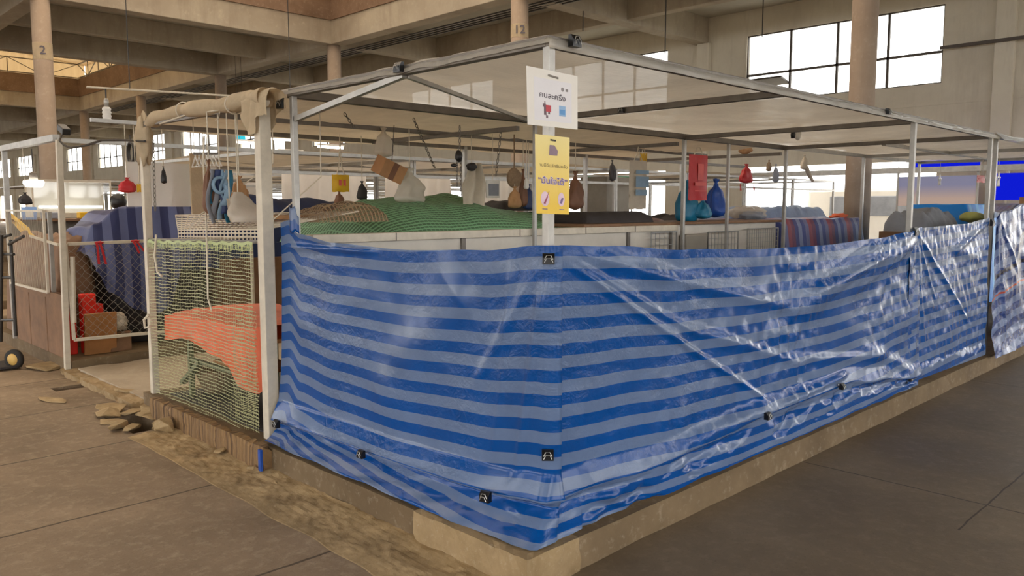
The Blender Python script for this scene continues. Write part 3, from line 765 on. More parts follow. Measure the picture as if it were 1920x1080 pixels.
# ============================================ BACK OF THE CORNER STALL
M['plank'] = simple('brown_plank', '#7b5b40', .7, 0, .25, 5, .3)
M['ply'] = simple('plywood', '#a3703f', .65, 0, .18, 5, .2)
M['card'] = simple('cardboard', '#a87c54', .75, 0, .15, 7, .2)
M['grey'] = simple('grey_box', '#8c8579', .6, 0, .1, 6, .1)
M['canvas'] = simple('beige_canvas', '#c6b497', .85, 0, .14, 5, .5, 9, .03, .25)
M['milky'] = film('milky_bag', '#e3dccf', .25, .25, (1,1,1), .5, .5, .4)
M['red'] = simple('red_plastic', '#b8252a', .5, 0, .15, 5, .3, 12, .01)
M['orange'] = simple('orange_sheet', '#fb7a50', .5, 0, .16, 4, .4, 8, .02, .15)
M['royal'] = simple('royal_blue', '#1d4fa8', .45, 0, .2, 5, .5, 8, .03, .1)
M['teal'] = simple('teal_blue', '#1c7aa0', .45, 0, .2, 5, .5, 8, .03, .1)
M['navy'] = simple('navy_sheet', '#22345e', .55, 0, .2, 3, .4, 6, .02)
M['dark'] = simple('dark_cloth', '#2f2b2c', .7, 0, .25, 5, .4, 10, .02)
M['slate'] = simple('slate_cloth', '#868a93', .7, 0, .15, 4, .4, 8, .02)
M['greyblue'] = simple('grey_blue_sheet', '#7f93b6', .5, 0, .15, 4, .4, 7, .02, .1)
M['yellowp'] = simple('yellow_plastic', '#e0b21c', .5, 0, .1, 5, .3, 10, .01, .1)
M['tan'] = simple('tan_cloth', '#a98058', .8, 0, .2, 7, .4, 14, .01)
M['brown'] = simple('brown_leather', '#75503a', .6, 0, .2, 6, .3, 12, .01)
M['wicker'] = simple('wicker', '#8a735a', .8, 0, .25, 30, .8, 60, .01)
M['palecloth'] = simple('pale_cloth', '#cfc4b2', .8, 0, .12, 6, .5, 10, .02, .15)
M['skyblue'] = simple('sky_blue_print', '#86a4bd', .5, 0, .15, 14, .3, 10, .01, .1)
M['green'] = simple('green_sheet', '#1f8a63', .5, 0, .15, 5, .2)

pt = thing('partition_panel', 'low white board partition with a pale capping behind the striped sheet', 'partition', (2.4, 2.27, Z0))
MB().box((.36, 2.26, Z0), (4.40, 2.285, 1.37)).build('panel_board', M['white'], pt)
MB().box((.36, 2.235, 1.37), (4.40, 2.33, 1.425)).build('capping', M['paint'], pt, bevel=.004)
for x in (1.62, 3.62, 4.3):
    MB().box((x-.02, 2.244, Z0), (x+.02, 2.258, 1.37)).build('cover_strip', M['steel_dark'], pt)
for x in (1.0, 2.2, 3.0, 3.7):
    MB().box((x-.003, 2.232, 1.37), (x+.003, 2.234, 1.425)).build('capping_joint', M['dark'], pt)
def wire_grid(name, lab, x0, x1, y, z0, z1, sx, sz, m='wire', group=None):
    e = thing(name, lab, 'wire grid', ((x0+x1)/2, y, z0), group)
    f = MB(); 
    for p, q in (((x0,y,z0),(x1,y,z0)),((x0,y,z1),(x1,y,z1)),((x0,y,z0),(x0,y,z1)),((x1,y,z0),(x1,y,z1))): f.bar(p, q, .012)
    f.build('rim', M[m], e); g = MB()
    n = int((x1-x0)/sx)
    for i in range(1, n): g.bar((lerp(x0,x1,i/n), y, z0), (lerp(x0,x1,i/n), y, z1), .005)
    n = int((z1-z0)/sz)
    for i in range(1, n): g.bar((x0, y+.005, lerp(z0,z1,i/n)), (x1, y+.005, lerp(z0,z1,i/n)), .005)
    g.build('wire_lattice', M[m], e); return e
wire_grid('wire_grid', 'pale wire grid panel under the worktop, just left of the grey box', 3.92, 4.34, 2.215, .15, 1.36, .06, .06)
wire_grid('wire_grid', 'pale wire grid panel under the worktop between two thin posts, right of the grey box', 4.95, 5.55, 2.24, .15, 1.34, .065, .065)
wire_grid('wire_grid', 'wire grid panel under the worktop next to the red and blue striped cloth', 5.75, 6.45, 2.24, .15, 1.36, .05, .05)
bx = MB().box((4.50, 2.21, .15), (4.90, 2.298, 1.33)); tag(bx.build('grey_box', M['grey'], bevel=.02), 'plain grey box under the worktop between the wire panels', 'box')
MBw = MB().box((4.45, 2.30, .15), (6.5, 2.34, 1.424)); tag(MBw.build('back_board', M['white']), 'pale back board standing behind the wire grid panels', 'board')
MBw = MB().box((3.0, 2.25, 1.425), (6.55, 2.95, 1.45)); tag(MBw.build('worktop', M['plank'], bevel=.004), 'narrow brown worktop on top of the white partition', 'worktop')
def stripes_rb(name, cols, period):
    t = NT(name); uv = t.n('ShaderNodeUVMap').outputs[0]; sp = t.n('ShaderNodeSeparateXYZ'); t.l(uv, sp.inputs[0])
    f = t.math('FRACT', t.math('ADD', t.math('DIVIDE', sp.outputs[0], period), 50.0))
    x = t.n('ShaderNodeValToRGB'); x.color_ramp.interpolation = 'CONSTANT'; e = x.color_ramp.elements
    while len(e) < len(cols): e.new(.5)
    for i, c in enumerate(cols): e[i].position = i/len(cols); e[i].color = srgb(c)
    t.l(f, x.inputs[0])
    return t.done(t.bsdf(x.outputs[0], .5, 0, t.noise(uv, 9, 4), .4, .02))
M['rbstripe'] = stripes_rb('red_blue_stripe', ['#3d4a86', '#6a6f96', '#8a4552', '#6d3f58', '#39427c', '#7b86a8'], .56)
M['bluestripe'] = stripes_rb('bright_blue_stripe', ['#1f86e0', '#1f86e0', '#63b4ee'], .30)
M['navystripe'] = stripes_rb('navy_grey_stripe', ['#252d58', '#555d84'], .17)
def drape(name, lab, cat, x0, x1, y0, y1, z0, zt, m, amp=.03, seed=0, f=3, nu=60, nv=40, group=None, hump=0, uvs=1):
    """cloth or sheeting laid over goods: a lumpy top that falls to z0 along all four sides"""
    def fn(u, v):
        x = lerp(x0, x1, u); y = lerp(y0, y1, v)
        e = min(min(u, 1-u)*(x1-x0), min(v, 1-v)*(y1-y0))
        k = min(1, e/.10); k = k**.5
        top = zt + amp*2*noise.noise(V((x*f, y*f, seed))) + amp*noise.noise(V((x*f*3, y*f*3, seed+5))) + hump*sin(pi*u)*sin(pi*min(1, v*1.2))
        bend = .02*noise.noise(V((x*7, y*7, seed)))*(1-k)
        return (x+bend, y+bend, lerp(z0, top, k)), ((x-x0)*uvs, (y-y0+ (zt-z0)*(1-k))*uvs)
    return tag(MB().grid(fn, nu, nv).build(name, M[m], smooth=True), lab, cat, group)
drape('striped_cloth', 'red and blue striped cloth cover hanging over a counter right of the wire panels', 'cloth', 6.62, 9.1, 2.22, 3.5, .3, 1.45, 'rbstripe', .01, 3, nu=160, nv=30)
drape('dark_cover', 'long flat charcoal cover lying on the worktop behind the white partition', 'cover', 3.2, 4.25, 2.4, 2.92, 1.452, 1.555, 'dark', .005, 4, nu=40, nv=20)
def bag(name, lab, cat, p, w, h, d, m, seed=0, amp=.14, knot=True, group=None, parent=None):
    """a soft hanging bag: narrow neck at the top p, full at the bottom"""
    p = V(p); n = 30; rows = 20; mb = MB(); vs_ = []
    for j in range(rows+1):
        t = j/rows
        r = sinterp([(0, .30), (.05, .22), (.10, .13), (.16, .24), (.34, .68), (.6, .93), (.85, 1.0), (.96, .82), (1, .1)], t)
        for i in range(n):
            a = 2*pi*i/n; k = 1 + amp*2*noise.noise(V((cos(a)*1.5, sin(a)*1.5, t*3+seed)))
            vs_.append(p + V((cos(a)*w/2*r*(k + .16*sin(a*5+seed)*(1-t)**.7), sin(a)*d/2*r*(k + .16*sin(a*5+seed)*(1-t)**.7), -t*h + (.02*h*sin(a*3+seed) if t < .03 else 0))))
    fs = [(j*n+i, (j+1)*n+i, (j+1)*n+(i+1) % n, j*n+(i+1) % n) for j in range(rows) for i in range(n)]
    fs += [tuple(range(n)), tuple(reversed(range(rows*n, rows*n+n)))]
    mb.add(vs_, fs); o = mb.build(name, M[m] if isinstance(m, str) else m, parent, smooth=True)
    return tag(o, lab, cat, group) if lab else o
def hang(name, lab, cat, p, w, h, d, m, ztop=2.2, **kw):
    """bag hung by a cord from the roof rails at height ztop"""
    p = V(p); e = thing(name, lab, cat, p)
    bag('bag_body', None, None, p, w, h, d, m, parent=e, **kw)
    c = MB(); c.tube([p + V((0,0,-.01)), (p.x, p.y, ztop)], .004, 6); c.build('cord', M['string'], e); return e
# things on the worktop
bag('blue_sack', 'tall royal blue plastic sack standing on the worktop', 'sack', (5.757, 2.650, 1.911), .26, .43, .22, 'royal', 3)
bag('teal_sack', 'teal blue plastic sack standing on the worktop behind the hanging red bag', 'sack', (5.141, 2.620, 1.884), .36, .45, .22, 'teal', 8)
bag('teal_sack', 'small crumpled bright blue sack in front of the taller sacks on the worktop', 'sack', (5.251, 2.500, 1.691), .24, .22, .15, 'teal', 5, amp=.2)
# hanging red bag: flat printed carrier
def flatbag(name, lab, p0, p1, depth, m, ztop=2.2, band=None, cat='bag'):
    """flat carrier bag: p0 top-left, p1 bottom-right corner on one y plane"""
    p0 = V(p0); p1 = V(p1); e = thing(name, lab, cat, ((p0.x+p1.x)/2, p0.y, p1.z))
    def fn(side):
        def f(u, v):
            b = sin(pi*u)*sin(pi*min(1, v*.9+.05))**.6*depth/2
            x = lerp(p0.x, p1.x, u); z = lerp(p0.z, p1.z, v) + .006*noise.noise(V((u*4, v*4, 1)))
            return (x, p0.y + side*b + .004*noise.noise(V((u*5, v*7, side))), z), (u, v)
        return f
    b = MB().grid(fn(-1), 14, 18).grid(fn(1), 14, 18); b.build('bag_body', M[m], e, smooth=True, weld=True)
    h = MB(); cx = (p0.x+p1.x)/2; w_ = abs(p1.x-p0.x)
    h.tube([(cx-w_*.25, p0.y, p0.z-.01), (cx-w_*.08, p0.y, min(ztop, p0.z+.07)), (cx, p0.y, ztop), (cx+w_*.08, p0.y, min(ztop, p0.z+.07)), (cx+w_*.25, p0.y, p0.z-.01)], .005, 6); h.build('handle', M['string'], e)
    if band:
        for (u0, v0, u1, v1, bm_) in band:
            q = MB(); q.add([(lerp(p0.x,p1.x,u), p0.y - depth/2 - .003, lerp(p0.z,p1.z,v)) for u, v in ((u0,v0),(u0,v1),(u1,v1),(u1,v0))], [(0,1,2,3)]); q.build('printed_patch', M[bm_], e)
    return e
M['redprint'] = simple('red_print', '#d3514c', .5)
flatbag('red_bag', 'bright red flat carrier bag hanging from the roof rail', (4.659, 2.300, 2.125), (5.003, 2.300, 1.666), .06, 'red', band=[(.35,.2,.65,.55,'redprint'),(.2,.6,.8,.68,'redprint'),(.2,.78,.85,.8,'redprint')])
flatbag('printed_bag', 'pale grey carrier bag printed in blue hanging left of the red bag', (4.210, 2.700, 2.065), (4.501, 2.700, 1.578), .10, 'palecloth', band=[(.15,.2,.9,.28,'skyblue'),(.15,.33,.9,.55,'skyblue'),(.15,.6,.8,.72,'skyblue')])
flatbag('yellow_tag', 'small yellow tag hanging above the printed grey carrier bag', (4.453, 2.750, 2.147), (4.575, 2.750, 2.055), .01, 'yellowp', cat='tag')
hang('clear_bag', 'round clear plastic bag hung from the beige canopy rail', 'bag', (1.601, 3.200, 2.236), .16, .235, .14, 'milky', 2.24)
hang('clear_bag', 'crumpled clear plastic bag full of scraps hanging over the green netted heap', 'bag', (1.783, 3.100, 1.918), .25, .30, .2, 'milky', 2.24, amp=.22)
e = thing('cardboard_box', 'small tilted cardboard box hanging from the canopy by a cord', 'box', (1.516, 3.000, 1.801))
R_ = Matrix.Rotation(.35, 3, 'Y') @ Matrix.Rotation(.3, 3, 'X')
MB().cbox((1.507, 3.000, 1.893), (.22, .14, .14), R_).build('box_body', M['card'], e, bevel=.003)
MB().cbox(V((1.507, 3.000, 1.893)) + R_ @ V((0,-.071,0)), (.05, .002, .14), R_).build('tape_strip', M['brown'], e)
MB().tube([(1.534, 3.000, 1.956), ((1.560, 3.000, 1.974)[0], 3.0, 2.24)], .003, 6).build('cord', M['cable'], e)
flatbag('yellow_bag', 'bright yellow plastic bag with red lettering hanging in front of the white haze', (1.359, 3.600, 1.868), (1.526, 3.600, 1.726), .05, 'yellowp', band=[(.3,.3,.45,.65,'redprint'),(.55,.3,.7,.65,'redprint')])
hang('brown_pouch', 'brown pouch hanging just below the yellow bag', 'pouch', (1.459, 3.650, 1.730), .09, .12, .06, 'brown', 1.75)
hang('dark_pouch', 'dark pouch hanging right of the yellow bag', 'pouch', (1.656, 3.600, 1.818), .10, .16, .06, 'dark')
# chain hoist
def chain(mb, p0, p1, link=.022, r=.0022):
    p0 = V(p0); p1 = V(p1); n = max(2, int((p1-p0).length/link)); d = (p1-p0).normalized()
    a = d.cross(V((1,.3,.1))).normalized(); b = d.cross(a)
    for i in range(n):
        c = p0.lerp(p1, (i+.5)/n); s_ = a if i % 2 else b
        pts = [c + d*(link*.62*cos(t)) + s_*(link*.28*sin(t)) for t in [2*pi*k/8 for k in range(9)]]
        mb.tube(pts, r, 5, cap=False)
e = thing('chain_hoist', 'small black chain hoist hanging on a chain from the roof rail', 'hoist', (1.713, 2.400, 1.672))
c = MB(); chain(c, (1.723, 2.400, 2.209), (1.721, 2.400, 2.011), .03, .003); chain(c, (1.694, 2.400, 1.951), (1.693, 2.400, 1.752), .025, .003); chain(c, (1.731, 2.400, 1.952), (1.729, 2.400, 1.692), .025, .003); c.build('chain', M['steel_dark'], e)
MB().blob((1.711, 2.400, 1.979), (.028, .03, .045), 3, .08).build('hoist_block', M['black'], e, smooth=True)
MB().blob((1.663, 2.400, 1.910), (.03, .012, .014), 4, .1).build('hook', M['black'], e, smooth=True)
for px_, lb in (((2.348, 2.600, 2.194), 'thin chain hanging from the canopy right of the chain hoist'),):
    c = MB(); chain(c, (px_[0], px_[1], 2.24), (2.286, 2.600, 1.853), .035, .003); tag(c.build('chain', M['steel_dark']), lb, 'chain')
c = MB(); chain(c, (1.442, 2.600, 2.254), (1.885, 2.900, 1.915), .035, .003); tag(c.build('chain', M['steel_dark']), 'thin chain slanting down from the canopy between the clear bag and the chain hoist', 'chain')
c = MB(); chain(c, (0.842, 2.600, 2.245), (0.993, 2.700, 2.160), .035, .003); tag(c.build('chain', M['steel_dark']), 'short chain hanging under the canopy left of the round clear bag', 'chain')
# pale apron on a hook
e = thing('hanging_apron', 'long pale apron with a dark collar hanging beside the grey post', 'apron', (2.319, 2.900, 1.582))
def apron(u, v):
    p0 = V((2.213, 2.900, 1.970)); p1 = V((2.430, 2.900, 1.582))
    w0 = lerp(.45, 1, min(1, v*2.2)); cx = (p0.x+p1.x)/2; x = cx + (u-.5)*(p1.x-p0.x)*w0
    return (x, 2.9 + .03*sin(u*11+v*2) + .02*noise.noise(V((u*3, v*3, 2))), lerp(p0.z, p1.z, v)), (u, v)
MB().grid(apron, 24, 24).build('apron_cloth', M['palecloth'], e, smooth=True, solid=.006)
MB().blob((2.267, 2.880, 1.936), (.05, .03, .035), 2).build('collar', M['dark'], e, smooth=True)
MB().tube([(2.285, 2.900, 1.950), ((2.285, 2.900, 1.950)[0], 2.9, 2.24)], .004, 6).build('cord', M['string'], e)
e = thing('hand_mirror', 'small white framed mirror hanging right of the pale apron', 'mirror', (2.626, 3.000, 1.675))
p0 = V((2.549, 3.000, 1.834)); p1 = V((2.704, 3.000, 1.681))
MB().box((p0.x, 2.99, p1.z), (p1.x, 3.01, p0.z)).build('frame', M['paper'], e, bevel=.004)
MB().box((p0.x+.018, 2.985, p1.z+.018), (p1.x-.018, 2.992, p0.z-.03)).build('mirror_face', M['slate'], e)
MB().tube([((p0.x+p1.x)/2, 3.0, p0.z), ((p0.x+p1.x)/2, 3.0, 2.24)], .003, 6).build('cord', M['string'], e)
e = thing('straw_fan', 'round wicker fan hanging among the bags left of the yellow sign', 'fan', (2.794, 2.900, 1.771))
MB().lathe((2.794, 2.900, 1.856), [(.02,-.012),(.085,-.010),(.09,0),(.085,.01),(.02,.012)], 20, Matrix.Rotation(pi/2, 3, 'X'), 1, 1).build('fan_blade', M['wicker'], e, smooth=True)
MB().tube([V((2.794, 2.900, 1.856))+V((0,0,.08)), ((2.794, 2.900, 1.922)[0], 2.9, 2.24)], .006, 6).build('handle', M['wicker'], e)
hang('tan_bag', 'tan patterned bag hanging below the wicker fan', 'bag', (2.751, 2.850, 1.778), .15, .19, .09, 'tan', 1.8, seed=4)
hang('brown_bag', 'slim brown cloth bag hanging left of the white strip', 'bag', (3.010, 3.000, 1.941), .10, .34, .07, 'brown', seed=7)
hang('navy_bag', 'dark blue bag hanging close to the left edge of the yellow sign', 'bag', (3.132, 3.050, 1.813), .13, .24, .08, 'navy', seed=9)
hang('white_pouch', 'small white pouch hanging over the dark blue bag', 'pouch', (2.950, 2.900, 1.879), .05, .12, .04, 'paper', seed=2)
hang('leather_bag', 'large brown leather bag hanging right of the yellow sign', 'bag', (3.511, 2.800, 1.931), .19, .36, .12, 'brown', seed=12)
e = hang('red_garment', 'dark red and orange garment hanging from an orange net near the right-hand posts', 'garment', (7.047, 3.000, 2.139), .26, .24, .12, 'red', 2.24, seed=14)
MB().blob((6.996, 3.000, 2.330), (.12, .08, .07), 5, .2).build('orange_net', M['tan'], e, smooth=True)
for q0, q1 in (((6.903, 3.000, 1.887), (6.921, 3.000, 1.808)), ((7.238, 3.000, 1.894), (7.256, 3.000, 1.812))):
    MB().tube([q0, q1], [.006, .012], 6).build('fringe', M['red'], e)
hang('grey_pouch', 'grey blue pouch hanging left of the tall grey post', 'pouch', (8.205, 3.200, 2.189), .14, .25, .07, 'slate', 2.24, seed=18)
hang('olive_pouch', 'small olive brown pouch hanging above the grey blue pouch', 'pouch', (8.194, 3.300, 2.251), .12, .16, .06, 'wicker', 2.24, seed=19)
e = hang('white_bag', 'white plastic bag with a long tail hanging in front of the bright opening', 'bag', (7.600, 2.500, 2.261), .12, .19, .08, 'palecloth', 2.24, seed=22)
MB().tube([(7.659, 2.500, 2.095), (7.757, 2.500, 1.996), (7.854, 2.500, 1.937)], [.03, .026, .015], 8).build('bag_tail', M['palecloth'], e)
e = thing('lamp_socket', 'black lamp holder with a white bulb under the roof film', 'lamp', (4.647, 1.200, 2.201))
MB().lathe((4.633, 1.200, 2.248), [(.018,-.035),(.022,0),(.012,.04)], 12).build('holder', M['black'], e, smooth=True)
MB().blob((4.829, 1.250, 2.263), (.03,.03,.055), 1, .02).build('bulb', M['paper'], e, smooth=True)
MB().tube([(4.631, 1.200, 2.281), ((4.629, 1.200, 2.304)[0], 1.2, 2.28)], .006, 6).build('flex', M['cable'], e)

# ============================================ NET BAY (left of the corner stall)
P_ = M['paint']
nf = thing('net_bay_frame', 'white painted frame with two thick posts either side of the green net', 'stall frame', (.1, 2.33, .15))
for (x, y, w_, z) in ((.10, 2.35, .075, 2.24), (.055, 4.13, .055, 2.24)): MB().bar((x, y, .15 if y < 3 else .02), (x, y, z), w_).build('post', P_, nf, bevel=.004)
for (x, y) in ((3.35, 4.2), (5.31, 4.2), (7.4, 4.2)): MB().bar((x, y, .15), (x, y, 2.24), .04).build('post', S, nf)
MB().bar((.09, 2.39, 1.385), (.06, 4.10, 1.35), .022).build('rail', M['steel_dark'], nf)
for p, q in (((.1,2.36,2.22),(.055,4.1,2.22)), ((.05,4.2,2.22),(9.2,4.2,2.22)), ((2.2,2.26,2.21),(2.2,4.2,2.21)), ((4.4,2.26,2.21),(4.4,4.2,2.21)), ((6.5,2.26,2.21),(6.5,4.2,2.21)), ((.1,3.25,2.235),(6.5,3.25,2.235))):
    MB().bar(p, q, .035).build('rail', M['steel_dark'], nf)
rc = thing('rolled_canvas', 'beige canvas rolled up and tied along the top of the net bay', 'canvas roll', (.08, 3.1, 2.2))
rp = [(0.060, 4.102, 2.241), (0.070, 3.836, 2.276), (0.080, 3.432, 2.288), (0.080, 2.966, 2.275), (0.080, 2.675, 2.262), (0.090, 2.466, 2.283), (0.090, 2.277, 2.271)]
def rollv(u, v):
    s = u*(len(rp)-1); i = min(len(rp)-2, int(s)); p = V(rp[i]).lerp(V(rp[i+1]), s-i); a = 2*pi*v
    r = .052 + .010*noise.noise(V((u*9, cos(a)*1.2, sin(a)*1.2))) + .008*sin(u*20) - .018*exp(-((u-.66)/.02)**2) - .016*exp(-((u-.34)/.02)**2)
    r *= min(1, .3+u*6) 
    return (p.x + r*cos(a), p.y, p.z - .02 + r*sin(a)), (u*2, v*.3)
MB().grid(rollv, 90, 20).build('roll', M['canvas'], rc, smooth=True)
def saddle(u, v):
    y = lerp(2.17, 2.50, v); hemz = 2.13 + .05*sin(v*7) - .06*sin(pi*v)
    pr = [(0, (.035, hemz)), (.3, (.042, 2.24)), (.42, (.062, 2.285)), (.5, (.10, 2.30)), (.58, (.138, 2.285)), (.7, (.158, 2.24)), (1, (.165, hemz+.03))]
    x = sinterp([(a, b[0]) for a, b in pr], u); z = sinterp([(a, b[1]) for a, b in pr], u)
    k = .018*noise.noise(V((u*5, v*5, 2))) + .010*sin(v*22+u*4)*abs(u-.5)*2
    return (x + (k if u > .5 else -k), y, z + k*.6), (u, v)
MB().grid(saddle, 40, 30).build('canvas_fold', M['canvas'], rc, smooth=True)
MB().blob((0.060, 4.140, 2.108), (.055, .11, .20), 6, .2, 3, 22, 14).build('canvas_fold', M['canvas'], rc, smooth=True)
def tail(u, v):
    p = V((0.120, 2.407, 2.193)).lerp(V((0.120, 2.390, 2.041)), v); return (p.x+.01*sin(u*5+v*4), p.y+(u-.5)*.06*(1-.4*v), p.z), (u, v)
MB().grid(tail, 6, 14).build('canvas_tail', M['milky'], rc, smooth=True)
for q in (rp[2], rp[4]):
    MB().tube([V(q)+V((.058*cos(a), 0, -.02+.058*sin(a))) for a in [2*pi*k/14 for k in range(15)]], .005, 5).build('tie', M['string'], rc)
wr = MB(); wr.tube([(0.050, 3.792, 2.202), (0.050, 3.321, 2.229), (0.050, 2.750, 2.217), (0.050, 2.602, 2.207)], .006, 6); wr.tube([(0.050, 2.802, 2.228), (0.050, 2.831, 2.166), (0.050, 2.878, 2.156)], .003, 5)
wr.build('tie_cord', M['string'], rc)
M['canopy0'] = simple('canopy_cloth', '#cfc3ae', .85, 0, .1, 4, .5, 7, .03, .35)
# beige canopy cloth over the row behind
def canopy(u, v):
    x = lerp(.14, 6.4, u); y = lerp(2.3, 4.35, v)
    z = 2.29 - .05*abs(sin(pi*x/2.1))*sin(pi*v) + .02*noise.noise(V((x*2, y*3, 1))) + .012*noise.noise(V((x*6, y*2, 4)))
    if v > .93: z -= (v-.93)*1.2
    return (x, y, z), (x, y)
tag(MB().grid(canopy, 120, 40).build('beige_canopy', M['canopy0'], smooth=True), 'wide beige canvas canopy over the row behind the corner stall', 'canopy')
# green net
M['net'] = net_mat('green_net', '#a3a67c', .030, .09, .024, .20)
nt = thing('green_net', 'pale green plastic net closing the bay left of the striped sheeting', 'net', (.06, 3.2, .17))
def netf(u, v):
    y = lerp(4.10, 2.40, u); zt = lerp(1.345, 1.385, u); zb = lerp(.16, .18, u); z = lerp(zt, zb, v)
    x = .045 - .015*sin(pi*v) - .03*sin(pi*u)*max(0, v-.3) + .012*noise.noise(V((y*2, z*2, 3)))
    sx = .12*max(0, v-.35)*exp(-((u-.86)/.1)**2)      # bunched towards the right post
    return (x - sx*.2, y + sx*.3*(1-u), z + .025*noise.noise(V((y*1.5, z*1.2, 8))) + sx*.8*(u-.86)), (u*1.75 + .12*v*v*(u-.5), v*1.2 + .05*sin(u*3)*v)
MB().grid(netf, 90, 70).build('net_mesh', M['net'], nt, smooth=True)
M['hem'] = net_mat('net_hem', '#a9b57c', .02, .45, .1, .2)
def hem(u, v): 
    y = lerp(4.10, 2.40, u); return (.036 - .006*v, y, lerp(1.345, 1.385, u) - v*.055 + .006*sin(u*60)), (u*1.75, v*.06)
MB().grid(hem, 80, 3).build('hem', M['hem'], nt, smooth=True)
gr = MB()
def grav(u, v):
    y = lerp(2.75, 2.42, u); z = lerp(.95, .22, v); return (.055-.03*sin(pi*v)*sin(pi*u)+.02*noise.noise(V((u*4, v*5, 3))), y, z), (u*.35+.05*sin(v*9), v*.75)
gr.grid(grav, 20, 40).build('bunched_corner', M['net'], nt, smooth=True)
tag(MB().box((.12, 2.42, .152), (1.08, 4.0, .16)).build('shade_sheet', M['dark']), 'dark sheet added as shade on the plinth under the narrow table', 'mat')  # dark sheet laid in for the shade behind the net
# table with orange sheet
tb = thing('trestle_table', 'narrow metal table under the orange sheet behind the green net', 'table', (.4, 3.2, .15))
M['olive'] = simple('olive_steel', '#6d7358', .5, .2, .2, 8, .2)
MB().box((.16, 2.45, .73), (.95, 4.02, .755)).build('tabletop', M['ply'], tb)
for x, y in ((.2, 3.78), (.2, 2.6), (.9, 3.78), (.9, 2.6)): MB().bar((x, y, .15), (x, y, .73), .035).build('leg', M['olive'], tb)
MB().bar((.2, 3.95, .24), (.2, 3.6, .45), .05, .03).build('brace', M['olive'], tb)
MB().bar((.2, 2.6, .45), (.2, 3.78, .45), .025).build('stretcher', M['olive'], tb)
def osheet(u, v):
    y = lerp(4.06, 2.42, u); 
    # v: 0 back edge .. .6 front edge, then hangs
    hang_ = sinterp([(0,.17),(.3,.15),(.55,.22),(.66,.26),(.76,.38),(.9,.42),(1,.38)], u)
    if v < .6: x = lerp(.98, .13, v/.6); z = .775 + .06*u + .03*noise.noise(V((x*3, y*3, 2))) + .015*noise.noise(V((x*9, y*9, 7))) + .02*sin(pi*v/.6)
    else:
        q = (v-.6)/.4; x = .125 - .01*q + .03*noise.noise(V((y*6, q*2, 4)))*q; x = max(.075, x); z = .775 + .06*u + .03*noise.noise(V((.39, y*3, 2))) - hang_*q - .02*q
    return (x, y, z), (u, v)
tag(MB().grid(osheet, 80, 50).build('orange_sheet', M['orange'], smooth=True), 'bright orange sheet thrown over the narrow table behind the net', 'sheet')
bk = thing('wicker_basket', 'round grey wicker basket under the table behind the net', 'basket', (0.420, 3.928, 0.101))
bc = V((.42, 3.80, .15))
MB().lathe(bc, [(.09,0),(.12,.04),(.16,.14),(.175,.19),(.165,.195),(.15,.14),(.10,.03)], 26).build('basket_body', M['wicker'], bk, smooth=True)
bk.location = bc; 
bo = [o for o in bk.children][0]
for v_ in bo.data.vertices: v_.co += V((0.420, 3.928, 0.101)) - bc
MB().tube([bc+V((.248*.85*cos(a), .248*sin(a), .262)) for a in [2*pi*k/24 for k in range(25)]], .012, 6)
tag(MB().box((.25, 2.85, .45), (.6, 3.5, .475)).build('shelf_board', M['ply']), 'small wooden board on the lower rail of the table behind the net', 'board')
tag(MB().box((1.10, 2.75, .15), (1.5, 3.85, 1.18)).build('storage_crate', M['grey'], bevel=.015), 'large pale crate standing behind the orange sheet', 'crate')
tag(MB().box((1.12, 2.50, .15), (1.5, 2.72, .98)).build('red_crate', M['red'], bevel=.015), 'tall red crate standing right of the pale crate behind the net', 'crate')
drape('green_heap', 'dark green covered goods stacked behind the pale crate in the net bay', 'covered goods', 1.55, 2.2, 2.8, 4.1, .15, 1.28, 'green', .03, 9, nu=24, nv=30)
# wire rack on top of the net bay
rk = thing('wire_rack', 'pale wire rack lid lying over the net bay', 'rack', (.5, 3.1, 1.42))
A_, B_, C_, D_ = V((.12, 3.72, 1.43)), V((.12, 2.42, 1.46)), V((.80, 2.38, 1.57)), V((.27, 4.13, 1.535))
r1 = MB(); n = 24
for i in range(n+1):
    r1.tube([A_.lerp(B_, i/n), D_.lerp(C_, i/n)], .0045, 5)
for j in range(9):
    r1.tube([A_.lerp(D_, j/8), B_.lerp(C_, j/8)], .005, 5)
r1.build('lattice_top', M['string'], rk)
r2 = MB(); dz = V((0, .12, -.075))
for i in range(n+1):
    r2.tube([A_.lerp(B_, i/n), A_.lerp(B_, i/n) + V((0, 0, -.07))], .0045, 5)
for j in range(1, 4):
    r2.tube([A_ + V((0,0,-.07*j/3)), B_ + V((0,0,-.07*j/3))], .005, 5)
r2.build('lattice_front', M['string'], rk)
MB().box((.30, 2.62, 1.52), (.62, 3.25, 1.545)).build('tmp', M['tan']).name = 'flat_parcel'
tag(bpy.data.objects['flat_parcel'], 'flat brown parcel lying on the wire rack', 'parcel')
M['brownnet'] = net_mat('brown_net', '#8f7a60', .03, .3, .03, .3, .35)
drape('netted_heap', 'brown netted heap at the right end of the wire rack beside the green heap', 'covered goods', .48, 1.05, 2.36, 3.0, 1.50, 1.59, 'brownnet', .03, 15, nu=30, nv=30)
